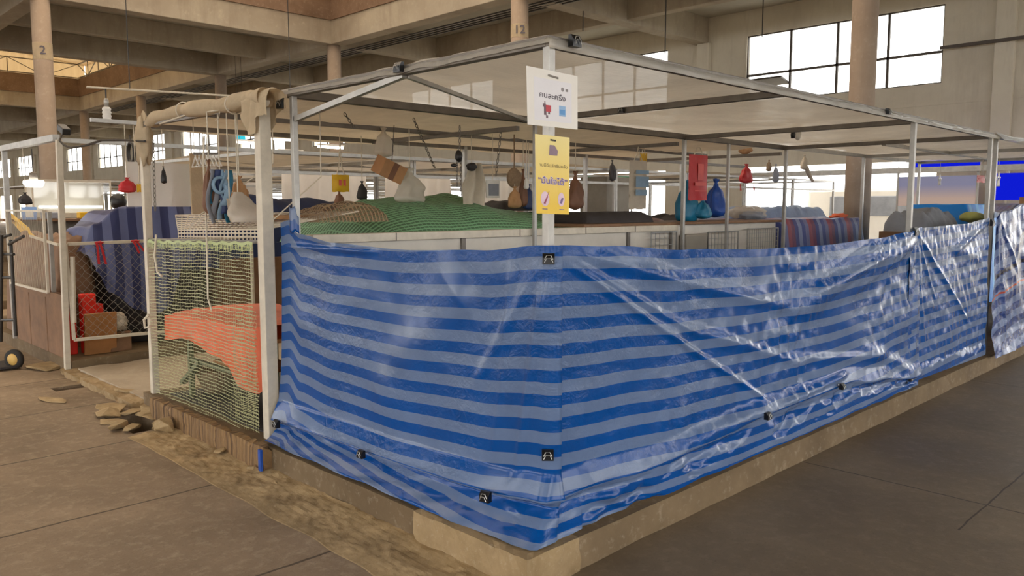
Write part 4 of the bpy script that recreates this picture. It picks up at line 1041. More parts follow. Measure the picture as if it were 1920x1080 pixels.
# green netted heap behind the partition
gm = NT('green_netted'); uv_ = gm.n('ShaderNodeUVMap').outputs[0]; sp_ = gm.n('ShaderNodeSeparateXYZ'); gm.l(uv_, sp_.inputs[0])
k1 = gm.math('LESS_THAN', gm.math('FRACT', gm.math('DIVIDE', gm.math('ADD', sp_.outputs[1], gm.math('MULTIPLY', gm.noise(uv_, 3, 2), .05)), .045)), .42)
k2 = gm.math('LESS_THAN', gm.math('FRACT', gm.math('DIVIDE', sp_.outputs[0], .04)), .12)
M['greennet'] = gm.done(gm.bsdf(gm.mix(gm.math('MAXIMUM', k1, k2), srgb('#47694b'), srgb('#78a880')), .6, 0, gm.noise(uv_, 12, 4), .4, .02))
gm = NT('pink_netted'); uv_ = gm.n('ShaderNodeUVMap').outputs[0]; sp_ = gm.n('ShaderNodeSeparateXYZ'); gm.l(uv_, sp_.inputs[0])
k1 = gm.math('LESS_THAN', gm.math('FRACT', gm.math('DIVIDE', gm.math('ADD', sp_.outputs[1], gm.math('MULTIPLY', gm.noise(uv_, 3, 2), .05)), .05)), .5)
M['pinknet'] = gm.done(gm.bsdf(gm.mix(k1, srgb('#7d5350'), srgb('#a88480')), .6, 0, gm.noise(uv_, 12, 4), .4, .02))
def heap2(name, lab, x0, x1, y0, y1, prof, z0, m, seed, nu=90, nv=50):
    """covered goods whose ridge height follows prof over x"""
    def fn(u, v):
        x = lerp(x0, x1, u); y = lerp(y0, y1, v); zt = sinterp(prof, x)
        k = sin(pi*min(1, max(0, v*1.0)))**.55 if v < .98 else 0
        e = min(1, min(u, 1-u)*(x1-x0)/.12)**.5
        z = z0 + (zt-z0)*k*e + (.05*noise.noise(V((x*2.2, y*2.2, seed))) + .02*noise.noise(V((x*7, y*5, seed+2))))*k
        return (x, y, z), (x, (y-y0) + (z-z0)*.8)
    return tag(MB().grid(fn, nu, nv).build(name, M[m], smooth=True), lab, 'covered goods')
heap2('netted_heap', 'long heap under a dark green net behind the white partition, left of the grey post', 1.1, 2.98, 2.42, 4.1, [(1.1,1.56),(1.6,1.66),(2.3,1.70),(2.98,1.56)], 1.30, 'greennet', 3)
heap2('netted_heap', 'lower green netted heap between the grey post and the yellow sign', 3.0, 4.35, 2.96, 4.1, [(3.0,1.54),(3.5,1.55),(4.35,1.53)], 1.30, 'greennet', 6, 60, 40)
heap2('netted_heap', 'pinkish netted heap right of the yellow sign', 4.4, 6.2, 2.98, 4.1, [(4.4,1.50),(5.0,1.51),(6.2,1.44)], 1.30, 'pinknet', 8, 60, 40)
tag(MB().box((2.3, 2.40, .15), (6.4, 4.12, 1.30)).build('stock_table', M['plank']), 'closed wooden stock table carrying the netted heaps', 'table')
drape('dark_parcel', 'dark wrapped parcel lying on the green netted heap', 'parcel', 3.25, 4.1, 3.5, 3.9, 1.56, 1.66, 'dark', .015, 7, nu=30, nv=20)
# strings and ribbons in front of the net bay
tag(MB().tube([(0.090, 3.145, 2.077), (0.070, 3.131, 1.915), (0.035, 3.042, 1.557), (0.015, 3.002, 1.310), (0.000, 2.980, 0.992), (0.010, 2.952, 0.915)], .006, 6).build('string', M['string']), 'long pale string hanging down in front of the green net', 'string')
tag(MB().tube([(.5, 2.97, 2.22), (.5, 2.98, 1.9), (-0.034, 3.000, 1.541)], .005, 6).build('string', M['string']), 'pale string running from the canopy to the wire rack, left of the long string', 'string')
tag(MB().tube([(.62, 2.55, 2.22), (.6, 2.52, 1.8), (0.157, 2.500, 1.459)], .004, 6).build('string', M['string']), 'thin string by the thick white post running down to the rack', 'string')
c = MB(); chain(c, (0.050, 3.936, 2.096), (0.050, 3.956, 1.572), .032, .003); tag(c.build('chain', M['steel_dark']), 'grey chain hanging along the left white post of the net bay', 'chain')
tag(MB().tube([(0.030, 3.903, 1.394), (0.020, 3.926, 1.234), (0.020, 3.888, 1.116), (0.020, 3.810, 1.089)], .008, 6).build('rope_end', M['string']), 'short pale rope end at the left post of the net bay', 'rope')
tag(MB().tube([(0.020, 4.096, 0.775), (0.000, 4.145, 0.731), (0.000, 4.131, 0.670), (0.020, 4.086, 0.685)], .01, 6).build('rope_loop', M['string']), 'loop of grey cord knotted round the left post at table height', 'rope')
tag(MB().box((-.075, 2.165, .02), (-.060, 2.195, .15)).build('blue_strap', M['royal']), 'narrow blue strap at the end of the stained kerb', 'strap')
# bundle of ribbons, hangers and bags over the rack
e = thing('ribbon_bundle', 'bundle of blue and grey ribbons and cords hanging over the wire rack', 'ribbons', (0.066, 2.900, 1.558))
rnd = random.Random(5)
for i in range(9):
    px = rnd.uniform(-.07, .07); q = V((0.077, 2.900, 1.843)) + V((px, rnd.uniform(-.03,.03), 0)); L = rnd.uniform(.2, .36)
    def rb(u, v, q=q, L=L, i=i): return (q.x + .02*sin(v*5+i) + (u-.5)*.035, q.y + .01*cos(v*6+i)+(u-.5)*.02*sin(i), q.z - v*L), (u, v)
    MB().grid(rb, 2, 14).build('ribbon', M[['skyblue','teal','slate','palecloth','navy','skyblue','slate','teal','skyblue'][i]], e, smooth=True, solid=.003)
MB().tube([V((0.064, 2.880, 1.742))+V((.045*cos(a), 0, .05*sin(a))) for a in [2*pi*k/16 for k in range(17)]], .012, 6).build('ribbon_coil', M['skyblue'], e, smooth=True)
MB().tube([(0.076, 2.900, 1.837), ((0.076, 2.900, 1.837)[0], 2.9, 2.24)], .004, 5).build('cord', M['string'], e)
hang('maroon_cloth', 'dark maroon cloth strip hanging left of the blue ribbons', 'cloth', (0.048, 3.000, 1.909), .09, .36, .05, 'brown', 2.24, seed=31)
hang('tan_glove', 'crumpled tan cloth bundle hanging right of the blue ribbons', 'cloth', (0.256, 3.000, 1.809), .13, .2, .08, 'tan', 2.24, seed=33, amp=.25)
e = thing('white_bag', 'translucent white plastic bag slumped on the wire rack', 'bag', (0.186, 2.750, 1.489))
def slump(u, v):
    a = V((0.124, 2.750, 1.696)).lerp(V((0.155, 2.650, 1.504)), v); w_ = sinterp([(0,.03),(.3,.08),(.8,.15),(1,.13)], v); t = 2*pi*u
    k = 1+.25*noise.noise(V((cos(t), sin(t), v*2)))
    return (a.x + w_*cos(t)*k, a.y + .6*w_*sin(t)*k, a.z), (u, v)
MB().grid(slump, 22, 16).build('bag_body', M['milky'], e, smooth=True)
MB().tube([(0.123, 2.750, 1.689), ((0.123, 2.750, 1.689)[0], 2.75, 2.24)], .004, 5).build('cord', M['string'], e)
e = thing('yellow_straps', 'pair of pale yellow straps hanging to the wire rack', 'straps', (0.097, 2.800, 1.517))
for q in (428, 436):
    def sp2(u, v, q=q):
        p = V((0.081, 2.800, 1.655)).lerp(V((0.097, 2.800, 1.517)), v); return (p.x+(u-.5)*.025+(.03 if q > 430 else 0), p.y, p.z), (u, v)
    MB().grid(sp2, 2, 10).build('strap', M['palecloth'], e, solid=.004)
MB().tube([(0.088, 2.800, 1.648), ((0.088, 2.800, 1.648)[0], 2.8, 2.24)], .004, 5).build('cord', M['string'], e)
tag(MB().cbox((0.208, 3.100, 1.585), (.2, .12, .14)).build('dark_box', M['dark'], bevel=.01), 'small dark box on the back of the wire rack under the ribbons', 'box')
e = thing('hanger_rack', 'row of white plastic hangers bunched on a rail behind the ribbons', 'hangers', (0.311, 3.600, 1.913))
for i in range(7):
    q = V((0.218, 3.600, 1.982)).lerp(V((0.387, 3.600, 1.990)), i/6); m = MB(); m.tube([q, q+V((0,0,-.02)), q+V((.0,-.06,-.09)), q+V((0,.06,-.09)), q+V((0,0,-.02))], .006, 5); m.build('hanger', M['paper'], e)
MB().bar((0.203, 3.600, 1.986), (0.403, 3.600, 1.995), .015).build('hanger_rail', M['steel_dark'], e)
for q in ((0.211, 3.600, 1.986), (0.395, 3.600, 1.994)): MB().tube([q, (q[0], 3.6, 2.24)], .003, 5).build('cord', M['string'], e)
for c_, sz, nm, m_, lb in (((0.451, 4.600, 1.783), (.75, .02, .36), 'white_board', 'paper', 'blank pale board hanging behind the left post of the net bay'), ((0.579, 4.400, 1.790), (.13, .02, .5), 'cream_board', 'canvas', 'narrow cream board hanging right of the blank pale board')):
    e = thing(nm, lb, 'board', (c_[0], c_[1], c_[2]-sz[2]/2))
    MB().cbox(c_, sz).build('board_face', M[m_], e)
    for k in (-.4, .4): MB().tube([(c_[0]+sz[0]*k, c_[1], c_[2]+sz[2]/2), (c_[0]+sz[0]*k, c_[1], 2.26)], .004, 5).build('cord', M['string'], e)
# bar the boards hang from
MB().bar((-.2, 4.5, 2.265), (3.0, 4.5, 2.265), .03).build('rail', S, nf)

# ============================================ BROWN STALL ACROSS THE SIDE AISLE
bf = thing('brown_stall_frame', 'frame with a bent grey post and a mesh fence, left of the side aisle', 'stall frame', (.0, 6.15, .1))
MB().bar((-.0, 6.18, .05), (0.000, 6.054, 2.217), .05).build('post', P_, bf, bevel=.003)
MB().bar((.0, 6.13, 2.24), (.0, 10.2, 2.24), .06).build('rail', S, bf)
MB().bar((.0, 6.13, 2.22), (6.4, 6.13, 2.22), .04).build('rail', S, bf)
MB().bar((.0, 8.05, .13), (.0, 8.05, 2.24), .05).build('post', S, bf)
MB().bar((.03, 6.6, .5), (.03, 6.6, 1.56), .035).build('post', S, bf)
MB().bar((.0, 6.25, 1.24), (.0, 7.2, 1.30), .022).build('rail', P_, bf)
MB().bar((.02, 6.18, 1.56), (.02, 8.05, 1.56), .02).build('rail', P_, bf)
# fence of upright wires on the front
fe = thing('wire_fence', 'panel of thin upright wires on the front of the brown stall', 'fence', (-.02, 7.3, .76))
m = MB()
for i in range(34): m.tube([(-.02, lerp(6.62, 8.0, i/33), .77), (-.02, lerp(6.62, 8.0, i/33), 1.56)], .0017, 5)
m.build('upright_wires', M['string'], fe)
m = MB(); 
for p, q in (((-.02,6.6,.76),(-.02,8.02,.76)),((-.02,6.6,1.56),(-.02,8.02,1.56)),((-.02,6.6,.76),(-.02,6.6,1.56)),((-.02,8.02,.76),(-.02,8.02,1.56))): m.bar(p, q, .022)
m.build('fence_rim', P_, fe)
bp = thing('plank_front', 'brown board front below the wire fence of the left stall', 'panel', (.02, 7.2, .13))
for i in range(3):
    MB().box((.01, 6.22+.62*i, .13), (.04, 6.82+.62*i, .76)).build('board', M['plank'], bp, bevel=.006)
MB().box((-.005, 6.2, .70), (.05, 8.08, .76)).build('top_batten', M['plank'], bp)
# gate facing the side aisle
ga = thing('aisle_gate', 'white tube gate with wire mesh across the front of the navy striped heap', 'gate', (.9, 6.15, .3))
m = MB()
for p, q in (((.05,6.14,1.25),(1.9,6.14,1.27)),((.06,6.14,.33),(1.9,6.14,.30)),((.06,6.14,.33),(.03,6.14,1.25)),((1.9,6.14,.3),(1.9,6.14,1.27))): m.bar(p, q, .03)
m.build('gate_frame', P_, ga, bevel=.003)
M['chainlink'] = net_mat('chain_link', '#8d877a', .055, .06)
def cl_(u, v): 
    x = lerp(.06, 1.9, u); z = lerp(.32, 1.26, v); return (x, 6.15, z), ((x+z)*.7, (x-z)*.7)
MB().grid(cl_, 10, 6).build('wire_mesh', M['chainlink'], ga)
MB().tube([(.08, 6.12, 1.13), (.065, 6.13, .5)], .022, 8).build('gate_post', P_, ga)
for (a, b, lb) in (((0.295, 6.110, 1.241), (0.312, 6.110, 1.096), 'red ribbon tied to the gate rail in front of the navy striped heap'), ((0.631, 6.110, 1.246), (0.695, 6.110, 1.185), 'red ribbon tied to the gate rail beside the white post')):
    e = thing('red_ribbon', lb, 'ribbon', (V(a)+V(b))/2)
    for k in (0, .07):
        def rr(u, v, a=a, b=b, k=k): return (lerp(a[0], b[0], v)+k*v*.5+k*.4+(u-.5)*.022, 6.11-.01*sin(v*5), lerp(a[2]+.02, b[2]-.05, v)), (u, v)
        MB().grid(rr, 2, 8).build('ribbon_tail', M['red'], e, solid=.002)
    MB().blob((a[0]+.03, 6.12, a[2]+.015), (.04,.02,.015), 1).build('ribbon_knot', M['red'], e, smooth=True)
# navy striped heap + navy sheet
def mound(u, v):
    x = lerp(.36, 1.75, u); 
    # v 0 at the back, 1 at the hem in front
    zt = sinterp([(.36,1.15),(.5,1.42),(.75,1.60),(1.2,1.66),(1.75,1.6)], x)
    hem = sinterp([(.36,.95),(.5,.72),(.8,.52),(.95,.45),(1.15,.52),(1.35,1.0),(1.75,.9)], x)
    if v < .4: y = lerp(7.6, 6.75, v/.4); z = zt - .05*(1-v/.4)
    else:
        q = (v-.4)/.6; y = 6.75 - .22*sin(q*pi/2) ; z = lerp(zt, hem, q)
    z += .03*noise.noise(V((x*5, v*5, 3))); y += .05*noise.noise(V((x*6, v*3, 8)))
    x += .10*(v-.4)*(x-.9)*-1.2 + .02*noise.noise(V((x*4, v*6, 1)))
    return (x, y, z), (x*1.0 + .10*v, v)
tag(MB().grid(mound, 70, 60).build('navy_striped_sheet', M['navystripe'], smooth=True), 'navy and grey striped sheet draped over a tall heap behind the gate', 'sheet')
tag(MB().box((.66, 6.80, .13), (1.7, 7.5, .98)).build('dark_crates', M['dark'], bevel=.02), 'stack of dark crates under the navy striped sheet', 'crates')
heap2('navy_sheet', 'broad navy blue sheet over goods behind the white posts of the net bay', 1.0, 4.4, 6.7, 8.2, [(1.0,1.55),(1.4,1.74),(2.5,1.76),(3.2,1.72),(4.4,1.64)], .9, 'navy', 21)
tag(MB().box((1.75, 6.6, .13), (4.4, 8.1, 1.0)).build('stock_table', M['plank']), 'closed brown table under the broad navy sheet', 'table')
tag(MB().cbox((.36, 6.34, .34), (.30, .03, .42), Matrix.Rotation(.15, 3, 'X')).build('plywood_board', M['ply'], bevel=.004), 'orange brown plywood board leaning inside the gate', 'board')
M['brightred'] = simple('bright_red_plastic', '#f0301e', .4, 0, .06, 5, .1)
for a, s_, lb in (((.30, 6.50, .13), (.13,.12,.60), 'tall bright red box behind the plywood board'), ((.42, 6.62, .13), (.10,.12,.48), 'shorter bright red box right of the tall red one'), ((.14, 6.55, .13), (.10,.12,.46), 'small red box at the left edge of the gate')):
    tag(MB().box((a[0]-s_[0]/2, a[1]-s_[1]/2, a[2]), (a[0]+s_[0]/2, a[1]+s_[1]/2, a[2]+s_[2])).build('red_box', M['brightred'], bevel=.008), lb, 'box')
tag(MB().blob((.52, 6.45, .42), (.14,.12,.10), 4, .25, 3).build('white_bundle', M['palecloth'], smooth=True), 'crumpled pale bundle right of the red boxes', 'bundle')
tag(MB().box((.45, 6.35, .13), (.66, 6.55, .33)).build('low_crate', M['plank'], bevel=.01), 'low brown crate under the crumpled pale bundle', 'crate')
# shelf, posters and folded yellow awning behind the fence
drape('brown_heap', 'brown covered goods stacked behind the wire fence of the left stall', 'covered goods', .12, .55, 6.9, 9.0, .13, 1.28, 'plank', .05, 70, nu=20, nv=50)
tag(MB().box((.3, 9.4, .13), (3.8, 9.45, 1.42)).build('back_board', M['grey']), 'long grey board standing behind the wire fence of the left stall', 'board')
tag(MB().box((.2, 9.2, 1.42), (4.0, 9.75, 1.45)).build('shelf', M['plank']), 'brown shelf on top of the long grey board', 'shelf')
def aw(u, v):
    a = V((0.350, 9.704, 1.532)).lerp(V((0.250, 7.966, 1.199)), u); return (a.x + .02*sin(v*6), a.y, a.z + (v-.5)*lerp(.10,.20,u)*(1 if u<.8 else .6)), (u, v)
tag(MB().grid(aw, 24, 8).build('yellow_awning', M['yellowp'], smooth=True, solid=.01), 'folded yellow cloth slanting behind the wire fence', 'cloth')
M['poster'] = simple('poster_blue', '#7f9fd0', .5, 0, .08, 9, .1)
e = thing('poster', 'pale blue poster on the shelf behind the yellow cloth', 'poster', (0.488, 9.150, 1.441))
p0 = V((0.392, 9.150, 1.600)); p1 = V((0.559, 9.150, 1.440))
MB().box((p0.x, 9.15, p1.z), (p1.x, 9.165, p0.z)).build('poster_sheet', M['poster'], e)
MB().box((p0.x+.04, 9.146, p1.z+.03), (p1.x-.04, 9.15, p0.z-.06)).build('white_area', M['paper'], e)
for q, c_, lb in (((1.195, 9.400, 1.543), 'yellowp', 'small yellow packet on the brown shelf'), ((1.361, 9.400, 1.543), 'tan', 'tan packet on the brown shelf right of the yellow packet'), ((0.762, 9.400, 1.531), 'slate', 'grey packet on the brown shelf beside the column')):
    tag(MB().box((q[0]-.09, 9.33, 1.45), (q[0]+.09, 9.47, 1.53)).build('packet', M[c_], bevel=.01), lb, 'packet')
# glass case with lit tubes
gc = thing('glass_case', 'bright glass display case with lit tubes behind the navy striped heap', 'display case', (1.2, 10.0, 1.46))
MB().box((.7, 9.9, 1.46), (1.7, 10.25, 1.52)).build('case_base', M['paint'], gc)
MB().box((.7, 9.9, 1.94), (1.7, 10.25, 1.97)).build('case_top', M['paint'], gc)
for x in (.71, 1.69):
    for y in (9.91, 10.24): MB().bar((x, y, 1.52), (x, y, 1.94), .02).build('case_post', M['paint'], gc)
MB().box((.71, 9.905, 1.52), (1.69, 9.909, 1.94)).build('case_glass', M['glass'], gc)
MB().box((.71, 10.235, 1.52), (1.69, 10.24, 1.94)).build('case_back', M['paper'], gc)
M['tube'] = emit('lamp_tube', '#fff6e8', 5)
MB().tube([(.8, 10.0, 1.60), (1.6, 10.0, 1.60)], .018, 8).build('lamp_tube', M['tube'], gc)
tag(MB().box((.6, 9.85, .13), (1.8, 10.28, 1.46)).build('case_cabinet', M['grey']), 'grey cabinet under the bright glass display case', 'cabinet')
# pendant lamp
e = thing('pendant_lamp', 'lit pendant lamp with a small grey shade, left of the first column', 'lamp', (0.454, 8.800, 1.870))
lp = V((0.456, 8.800, 1.895))
MB().lathe(lp, [(.09,-.055),(.115,-.01),(.11,.02),(.04,.03)], 16).build('lamp_globe', M['tube'], e, smooth=True)
MB().lathe(lp, [(.05,.03),(.04,.11),(.015,.13)], 12).build('lamp_shade', M['steel_dark'], e, smooth=True)
MB().tube([lp+V((0,0,.13)), (lp.x, lp.y, 2.3)], .006, 5).build('flex', M['cable'], e)
hang('dark_pouch', 'dark rounded pouch hanging left of the lit pendant lamp', 'pouch', (0.239, 8.300, 1.765), .14, .14, .10, 'dark', 2.3, seed=44)
# floodlight on the bent post, sagging cable
e = thing('floodlight', 'small black floodlight on top of the bent grey post', 'lamp', (-0.020, 5.814, 2.259))
MB().cbox((-0.020, 5.808, 2.291), (.07, .16, .06), Matrix.Rotation(.35, 3, 'X')).build('lamp_body', M['black'], e, bevel=.008)
MB().tube([(0.000, 6.022, 2.215), (-0.010, 5.879, 2.273)], .01, 6).build('bracket', M['steel_dark'], e)
tag(MB().tube([(-0.030, 5.916, 2.198), (-0.030, 5.797, 2.153), (-0.030, 5.603, 2.119), (-0.030, 5.212, 2.117), (-0.030, 4.809, 2.138), (0.020, 4.474, 2.122), (0.000, 3.958, 2.083)], .010, 6).build('power_cable', M['cable']), 'thick black cable sagging between the bent post and the net bay', 'cable')
e = thing('hose_coil', 'coil of dark hose with a red fitting beside the left white post', 'hose', (0.300, 5.118, 2.015))
hc = V((0.300, 5.111, 2.065))
for k in range(3): MB().tube([hc+V((.01*k, .075*cos(a)+.01*k, .09*sin(a))) for a in [2*pi*i/18 for i in range(19)]], .010, 6).build('coil_turn', M['cable'], e)
MB().blob((0.280, 4.848, 2.038), (.02,.03,.035), 2).build('red_fitting', M['red'], e, smooth=True)
MB().tube([hc+V((0,0,.09)), (hc.x, hc.y, 2.22)], .004, 5).build('hook_cord', M['cable'], e)
# bulb on an overhead pipe
e = thing('spiral_bulb', 'large white spiral bulb hanging from a pale pipe above the side aisle', 'lamp', (.15, 5.2, 2.3))
MB().lathe((.15, 5.2, 2.32), [(.028,.0),(.036,.02),(.036,.03),(.03,.04),(.036,.05),(.036,.06),(.03,.07),(.036,.08),(.036,.09),(.03,.10),(.036,.11),(.034,.125),(.018,.135)], 16).build('bulb_spiral', M['paper'], e, smooth=True)
MB().lathe((.15, 5.2, 2.455), [(.018,.0),(.02,.05),(.012,.07)], 12).build('bulb_cap', M['steel'], e, smooth=True)
MB().tube([(.15, 5.2, 2.52), (.15, 5.2, 2.61)], .006, 6).build('flex', M['cable'], e)
pp = thing('overhead_pipe', 'thin pale pipe crossing above the side aisle', 'pipe', (.6, 5.2, 2.6))
MB().tube([(.0, 5.2, 2.605), (2.0, 5.2, 2.68)], .009, 8).build('pipe_run', M['string'], pp)
for x in (.35, 1.9): MB().tube([(x, 5.2, 2.61), (x, 5.2, 6.4)], .004, 5).build('hanger', M['cable'], pp)
# hand truck at the left edge
ht = thing('hand_truck', 'dark hand truck with a yellow hubbed wheel at the left edge', 'hand truck', (-0.300, 6.828, 0.185))
hw = V((-0.300, 6.812, 0.252))
hw.z = .10; M['tyre'] = simple('tyre', '#262320', .8); M['hub'] = simple('hub_yellow', '#c9a45a', .5)
RY = Matrix.Rotation(pi/2, 3, 'X') @ Matrix.Rotation(.0, 3, 'Y'); RX = Matrix.Rotation(pi/2, 3, 'Y')
for dx in (0, .34):
    c = hw + V((-dx, dx*.6, 0))
    MB().lathe(c, [(.06,-.025),(.095,-.022),(.10,0),(.095,.022),(.06,.025)], 24, Matrix.Rotation(.6, 3, 'Z') @ RX).build('wheel', M['tyre'], ht, smooth=True)
    MB().lathe(c, [(.02,-.03),(.058,-.027),(.06,0),(.058,.027),(.02,.03)], 20, Matrix.Rotation(.6, 3, 'Z') @ RX).build('wheel_hub', M['hub'], ht, smooth=True)
hl = V((-.30, 7.0, 0))
for p, q in (((-0.300, 6.690, 0.346), (-0.300, 6.662, 1.283)), ((-0.350, 7.065, 0.254), (-0.350, 6.767, 1.333))):
    MB().tube([p, q], .016, 8).build('upright', M['cable'], ht)
for p, q in (((-0.330, 6.933, 1.292), (-0.300, 6.650, 1.335)), ((-0.310, 6.688, 1.242), (-0.360, 5.940, 1.339)), ((-0.340, 6.926, 1.140), (-0.300, 6.577, 1.148)), ((-0.350, 7.008, 0.476), (-0.300, 6.692, 0.503)), ((-0.350, 6.939, 0.908), (-0.300, 6.671, 0.922))):
    MB().tube([p, q], .014, 8).build('crossbar', M['cable'], ht)
MB().box((hw.x-.30, hw.y-.05, .02), (hw.x+.05, hw.y+.35, .04)).build('toe_plate', M['dark'], ht)

# person standing beyond the navy heap
def person(p, h, lab):
    p = V(p); k = h/1.7
    me = bpy.data.meshes.new('body'); R = []; 
    J = [(0,0,.93),(0,0,1.12),(0,.0,1.32),(0,.01,1.43),(0,-.01,1.50),          # pelvis..neck 0-4
         (.17,.01,1.38),(.22,.0,1.12),(.21,-.06,.90),(.20,-.09,.80),            # left arm 5-8
         (-.17,.01,1.38),(-.22,.0,1.12),(-.21,-.06,.90),(-.20,-.09,.80),        # right 9-12
         (.09,0,.86),(.10,-.01,.48),(.10,.02,.08),(.10,-.12,.03),               # left leg 13-16
         (-.09,0,.86),(-.10,-.01,.48),(-.10,.02,.08),(-.10,-.12,.03),
         (0,-.01,1.58),(0,0,1.66)]
    r = [.13,.12,.14,.09,.05,.06,.045,.035,.035,.06,.045,.035,.035,.085,.06,.04,.035,.085,.06,.04,.035,.085,.08]
    E_ = [(0,1),(1,2),(2,3),(3,4),(2,5),(5,6),(6,7),(7,8),(2,9),(9,10),(10,11),(11,12),(0,13),(13,14),(14,15),(15,16),(0,17),(17,18),(18,19),(19,20),(4,21),(21,22)]
    root = thing('person', lab, 'person', p)
    me.from_pydata([V(j)*k for j in J], E_, []); o = bpy.data.objects.new('body', me); COL.objects.link(o); o.parent = root
    me.materials.append(simple('skin', '#9b7458', .6)); sk = o.modifiers.new('skin', 'SKIN'); 
    for i, q in enumerate(me.skin_vertices[0].data): q.radius = (r[i]*k, r[i]*k*.8); q.use_root = i == 0
    sb = o.modifiers.new('sub', 'SUBSURF'); sb.levels = 2; sb.render_levels = 2; o['_o'] = tuple(p)
    b = MB(); b.lathe(p+V((0,0,.88))*k, [(.19,0),(.18,.2),(.2,.42),(.13,.55),(.07,.6)], 20, None, k, k*.72); b.build('shirt', M['slate'], root, smooth=True)
    b = MB(); b.blob(p+V((0,.015,1.645))*k, (.105*k,.115*k,.115*k), 2, .05, 3); b.build('hair', M['black'], root, smooth=True)
    b = MB(); b.blob(p+V((0,-.10,1.60))*k, (.012,.02,.02), 1, .02); b.build('nose', o.data.materials[0], root, smooth=True)
    root.rotation_euler = (0, 0, 2.6); return root
person((1.72, 9.7, .0), 1.73, 'person with black hair standing beyond the navy striped heap, only the head showing')

# ============================================ STALL BLOCKS ACROSS THE HALL
M['canopy1'] = simple('pale_canopy', '#c9bda8', .8, 0, .12, 3, .4, 6, .02, .3)
M['canopy2'] = simple('white_canopy', '#d8d2c8', .7, 0, .1, 3, .4, 6, .02, .3)
def far_frame(x0, x1, y0, y1, lab, group, h=2.22):
    e = thing('far_stall_frame', lab, 'stall frame', ((x0+x1)/2, (y0+y1)/2, .13), group)
    for x in (x0, x1):
        for y in (y0, y1): MB().bar((x, y, .13), (x, y, h), .04).build('post', S, e)
    for p, q in (((x0,y0,h),(x1,y0,h)), ((x0,y1,h),(x1,y1,h)), ((x0,y0,h),(x0,y1,h)), ((x1,y0,h),(x1,y1,h)), ((x0,(y0+y1)/2,h),(x1,(y0+y1)/2,h)), ((x0,y0,h-.22),(x1,y0,h-.22))):
        MB().bar(p, q, .038).build('rail', S, e)
    return e
f0 = far_frame(2.15, 4.25, 6.3, 10.2, 'grey tube stall frame in the rows beyond the net bay', 'tube stall frames across the hall')
can0 = None
def canopy_at(x0, x1, y0, y1, m, z=2.26, seed=0):
    def fn(u, v):
        x = lerp(x0, x1, u); y = lerp(y0, y1, v)
        return (x, y, z - .07*sin(pi*u)*sin(pi*v) + .02*noise.noise(V((x*2, y*2, seed)))), (x, y)
    o = MB().grid(fn, 20, 20).build('far_canopy', M[m], smooth=True)
    return tag(o, 'pale cloth canopy over a stall in the rows beyond the net bay', 'canopy', 'pale canopies across the hall')
r5 = random.Random(11)
HC = ['slate', 'greyblue', 'palecloth', 'dark', 'canopy2', 'teal', 'milky']
far = [(bx_, by_) for by_ in (6.3, 12.4, 18.6, 24.8) for bx_ in [4.3+2.15*i for i in range(6)]]
canA = canopy_at(2.15, 4.25, 6.3, 10.2, 'canopy1'); canB = canopy_at(4.3, 6.4, 6.3, 10.2, 'canopy2', seed=4)
for i, (x, y) in enumerate(far):
    dx = x - 2.15; dy = y - 6.3
    if (dx, dy) != (0, 0): copy_tree(f0, (dx, dy, 0))
    if i % 3 != 2 and i:
        src = canA if i % 2 else canB; bx0 = 2.15 if i % 2 else 4.3
        copy_tree(src, (x-bx0, dy, r5.uniform(-.03, .05)))
cov = {}
for i, (x, y) in enumerate(far):
    if x > 14.4 or i == 2 or any(x-.3 < cx_ < x+2.4 and y-.3 < cy_ < y+2 for cx_, cy_ in COLS): continue
    m_ = HC[(i*3+i//4) % 6]; zt = r5.uniform(1.15, 1.42)
    drape('covered_counter', 'goods covered with sheeting on a counter in the rows beyond the net bay', 'covered goods', x+.15, x+1.95, y+.2, y+1.6, .13, zt, m_, .05, 30+i, nu=26, nv=20, group='covered counters across the hall')
# named things further back, seen between the posts
tag(MB().box((8.6, 6.5, .13), (9.25, 7.1, 2.12)).build('grey_cabinet', M['grey'], bevel=.01), 'tall grey metal cabinet behind the printed carrier bag', 'cabinet')
for a, b, lb in (((8.630, 7.000, 2.133), (9.109, 7.000, 1.897), 'green awning strip left of the dark cords, beyond the pinkish heap'), ((9.413, 7.000, 2.163), (9.931, 7.000, 1.929), 'green awning strip just left of the printed carrier bag')):
    tag(MB().box((a[0], 7.0, b[2]), (b[0], 7.02, a[2])).build('green_awning', M['green']), lb, 'awning')
hang('cord_tangle', 'tangle of dark cords hanging between the two green awning strips', 'cords', (8.364, 6.200, 2.377), .14, .35, .1, 'dark', 2.2, seed=60, amp=.3)
M['curtain'] = simple('added_curtain', '#f2eee8', .6, 0, .05, 3, .3, 5, .02, .55)  # white translucent sheets added to brighten the middle of the hall
for i, (x0, x1, y_) in enumerate(((4.6, 6.3, 10.35), (6.8, 8.4, 10.4), (9.0, 10.3, 10.38), (8.0, 10.2, 16.4), (5.5, 7.4, 16.5))):
    def cur(u, v, x0=x0, x1=x1, y_=y_, i=i): return (lerp(x0, x1, u), y_+.03*sin(u*30+i)+.02*sin(v*4+u*8), lerp(2.2, 1.25+.1*sin(i*2), v)), (u, v)
    tag(MB().grid(cur, 60, 10).build('added_curtain', M['curtain'], smooth=True), 'white plastic curtain added to brighten the rows far behind the netted heap', 'curtain', 'white curtains across the hall')
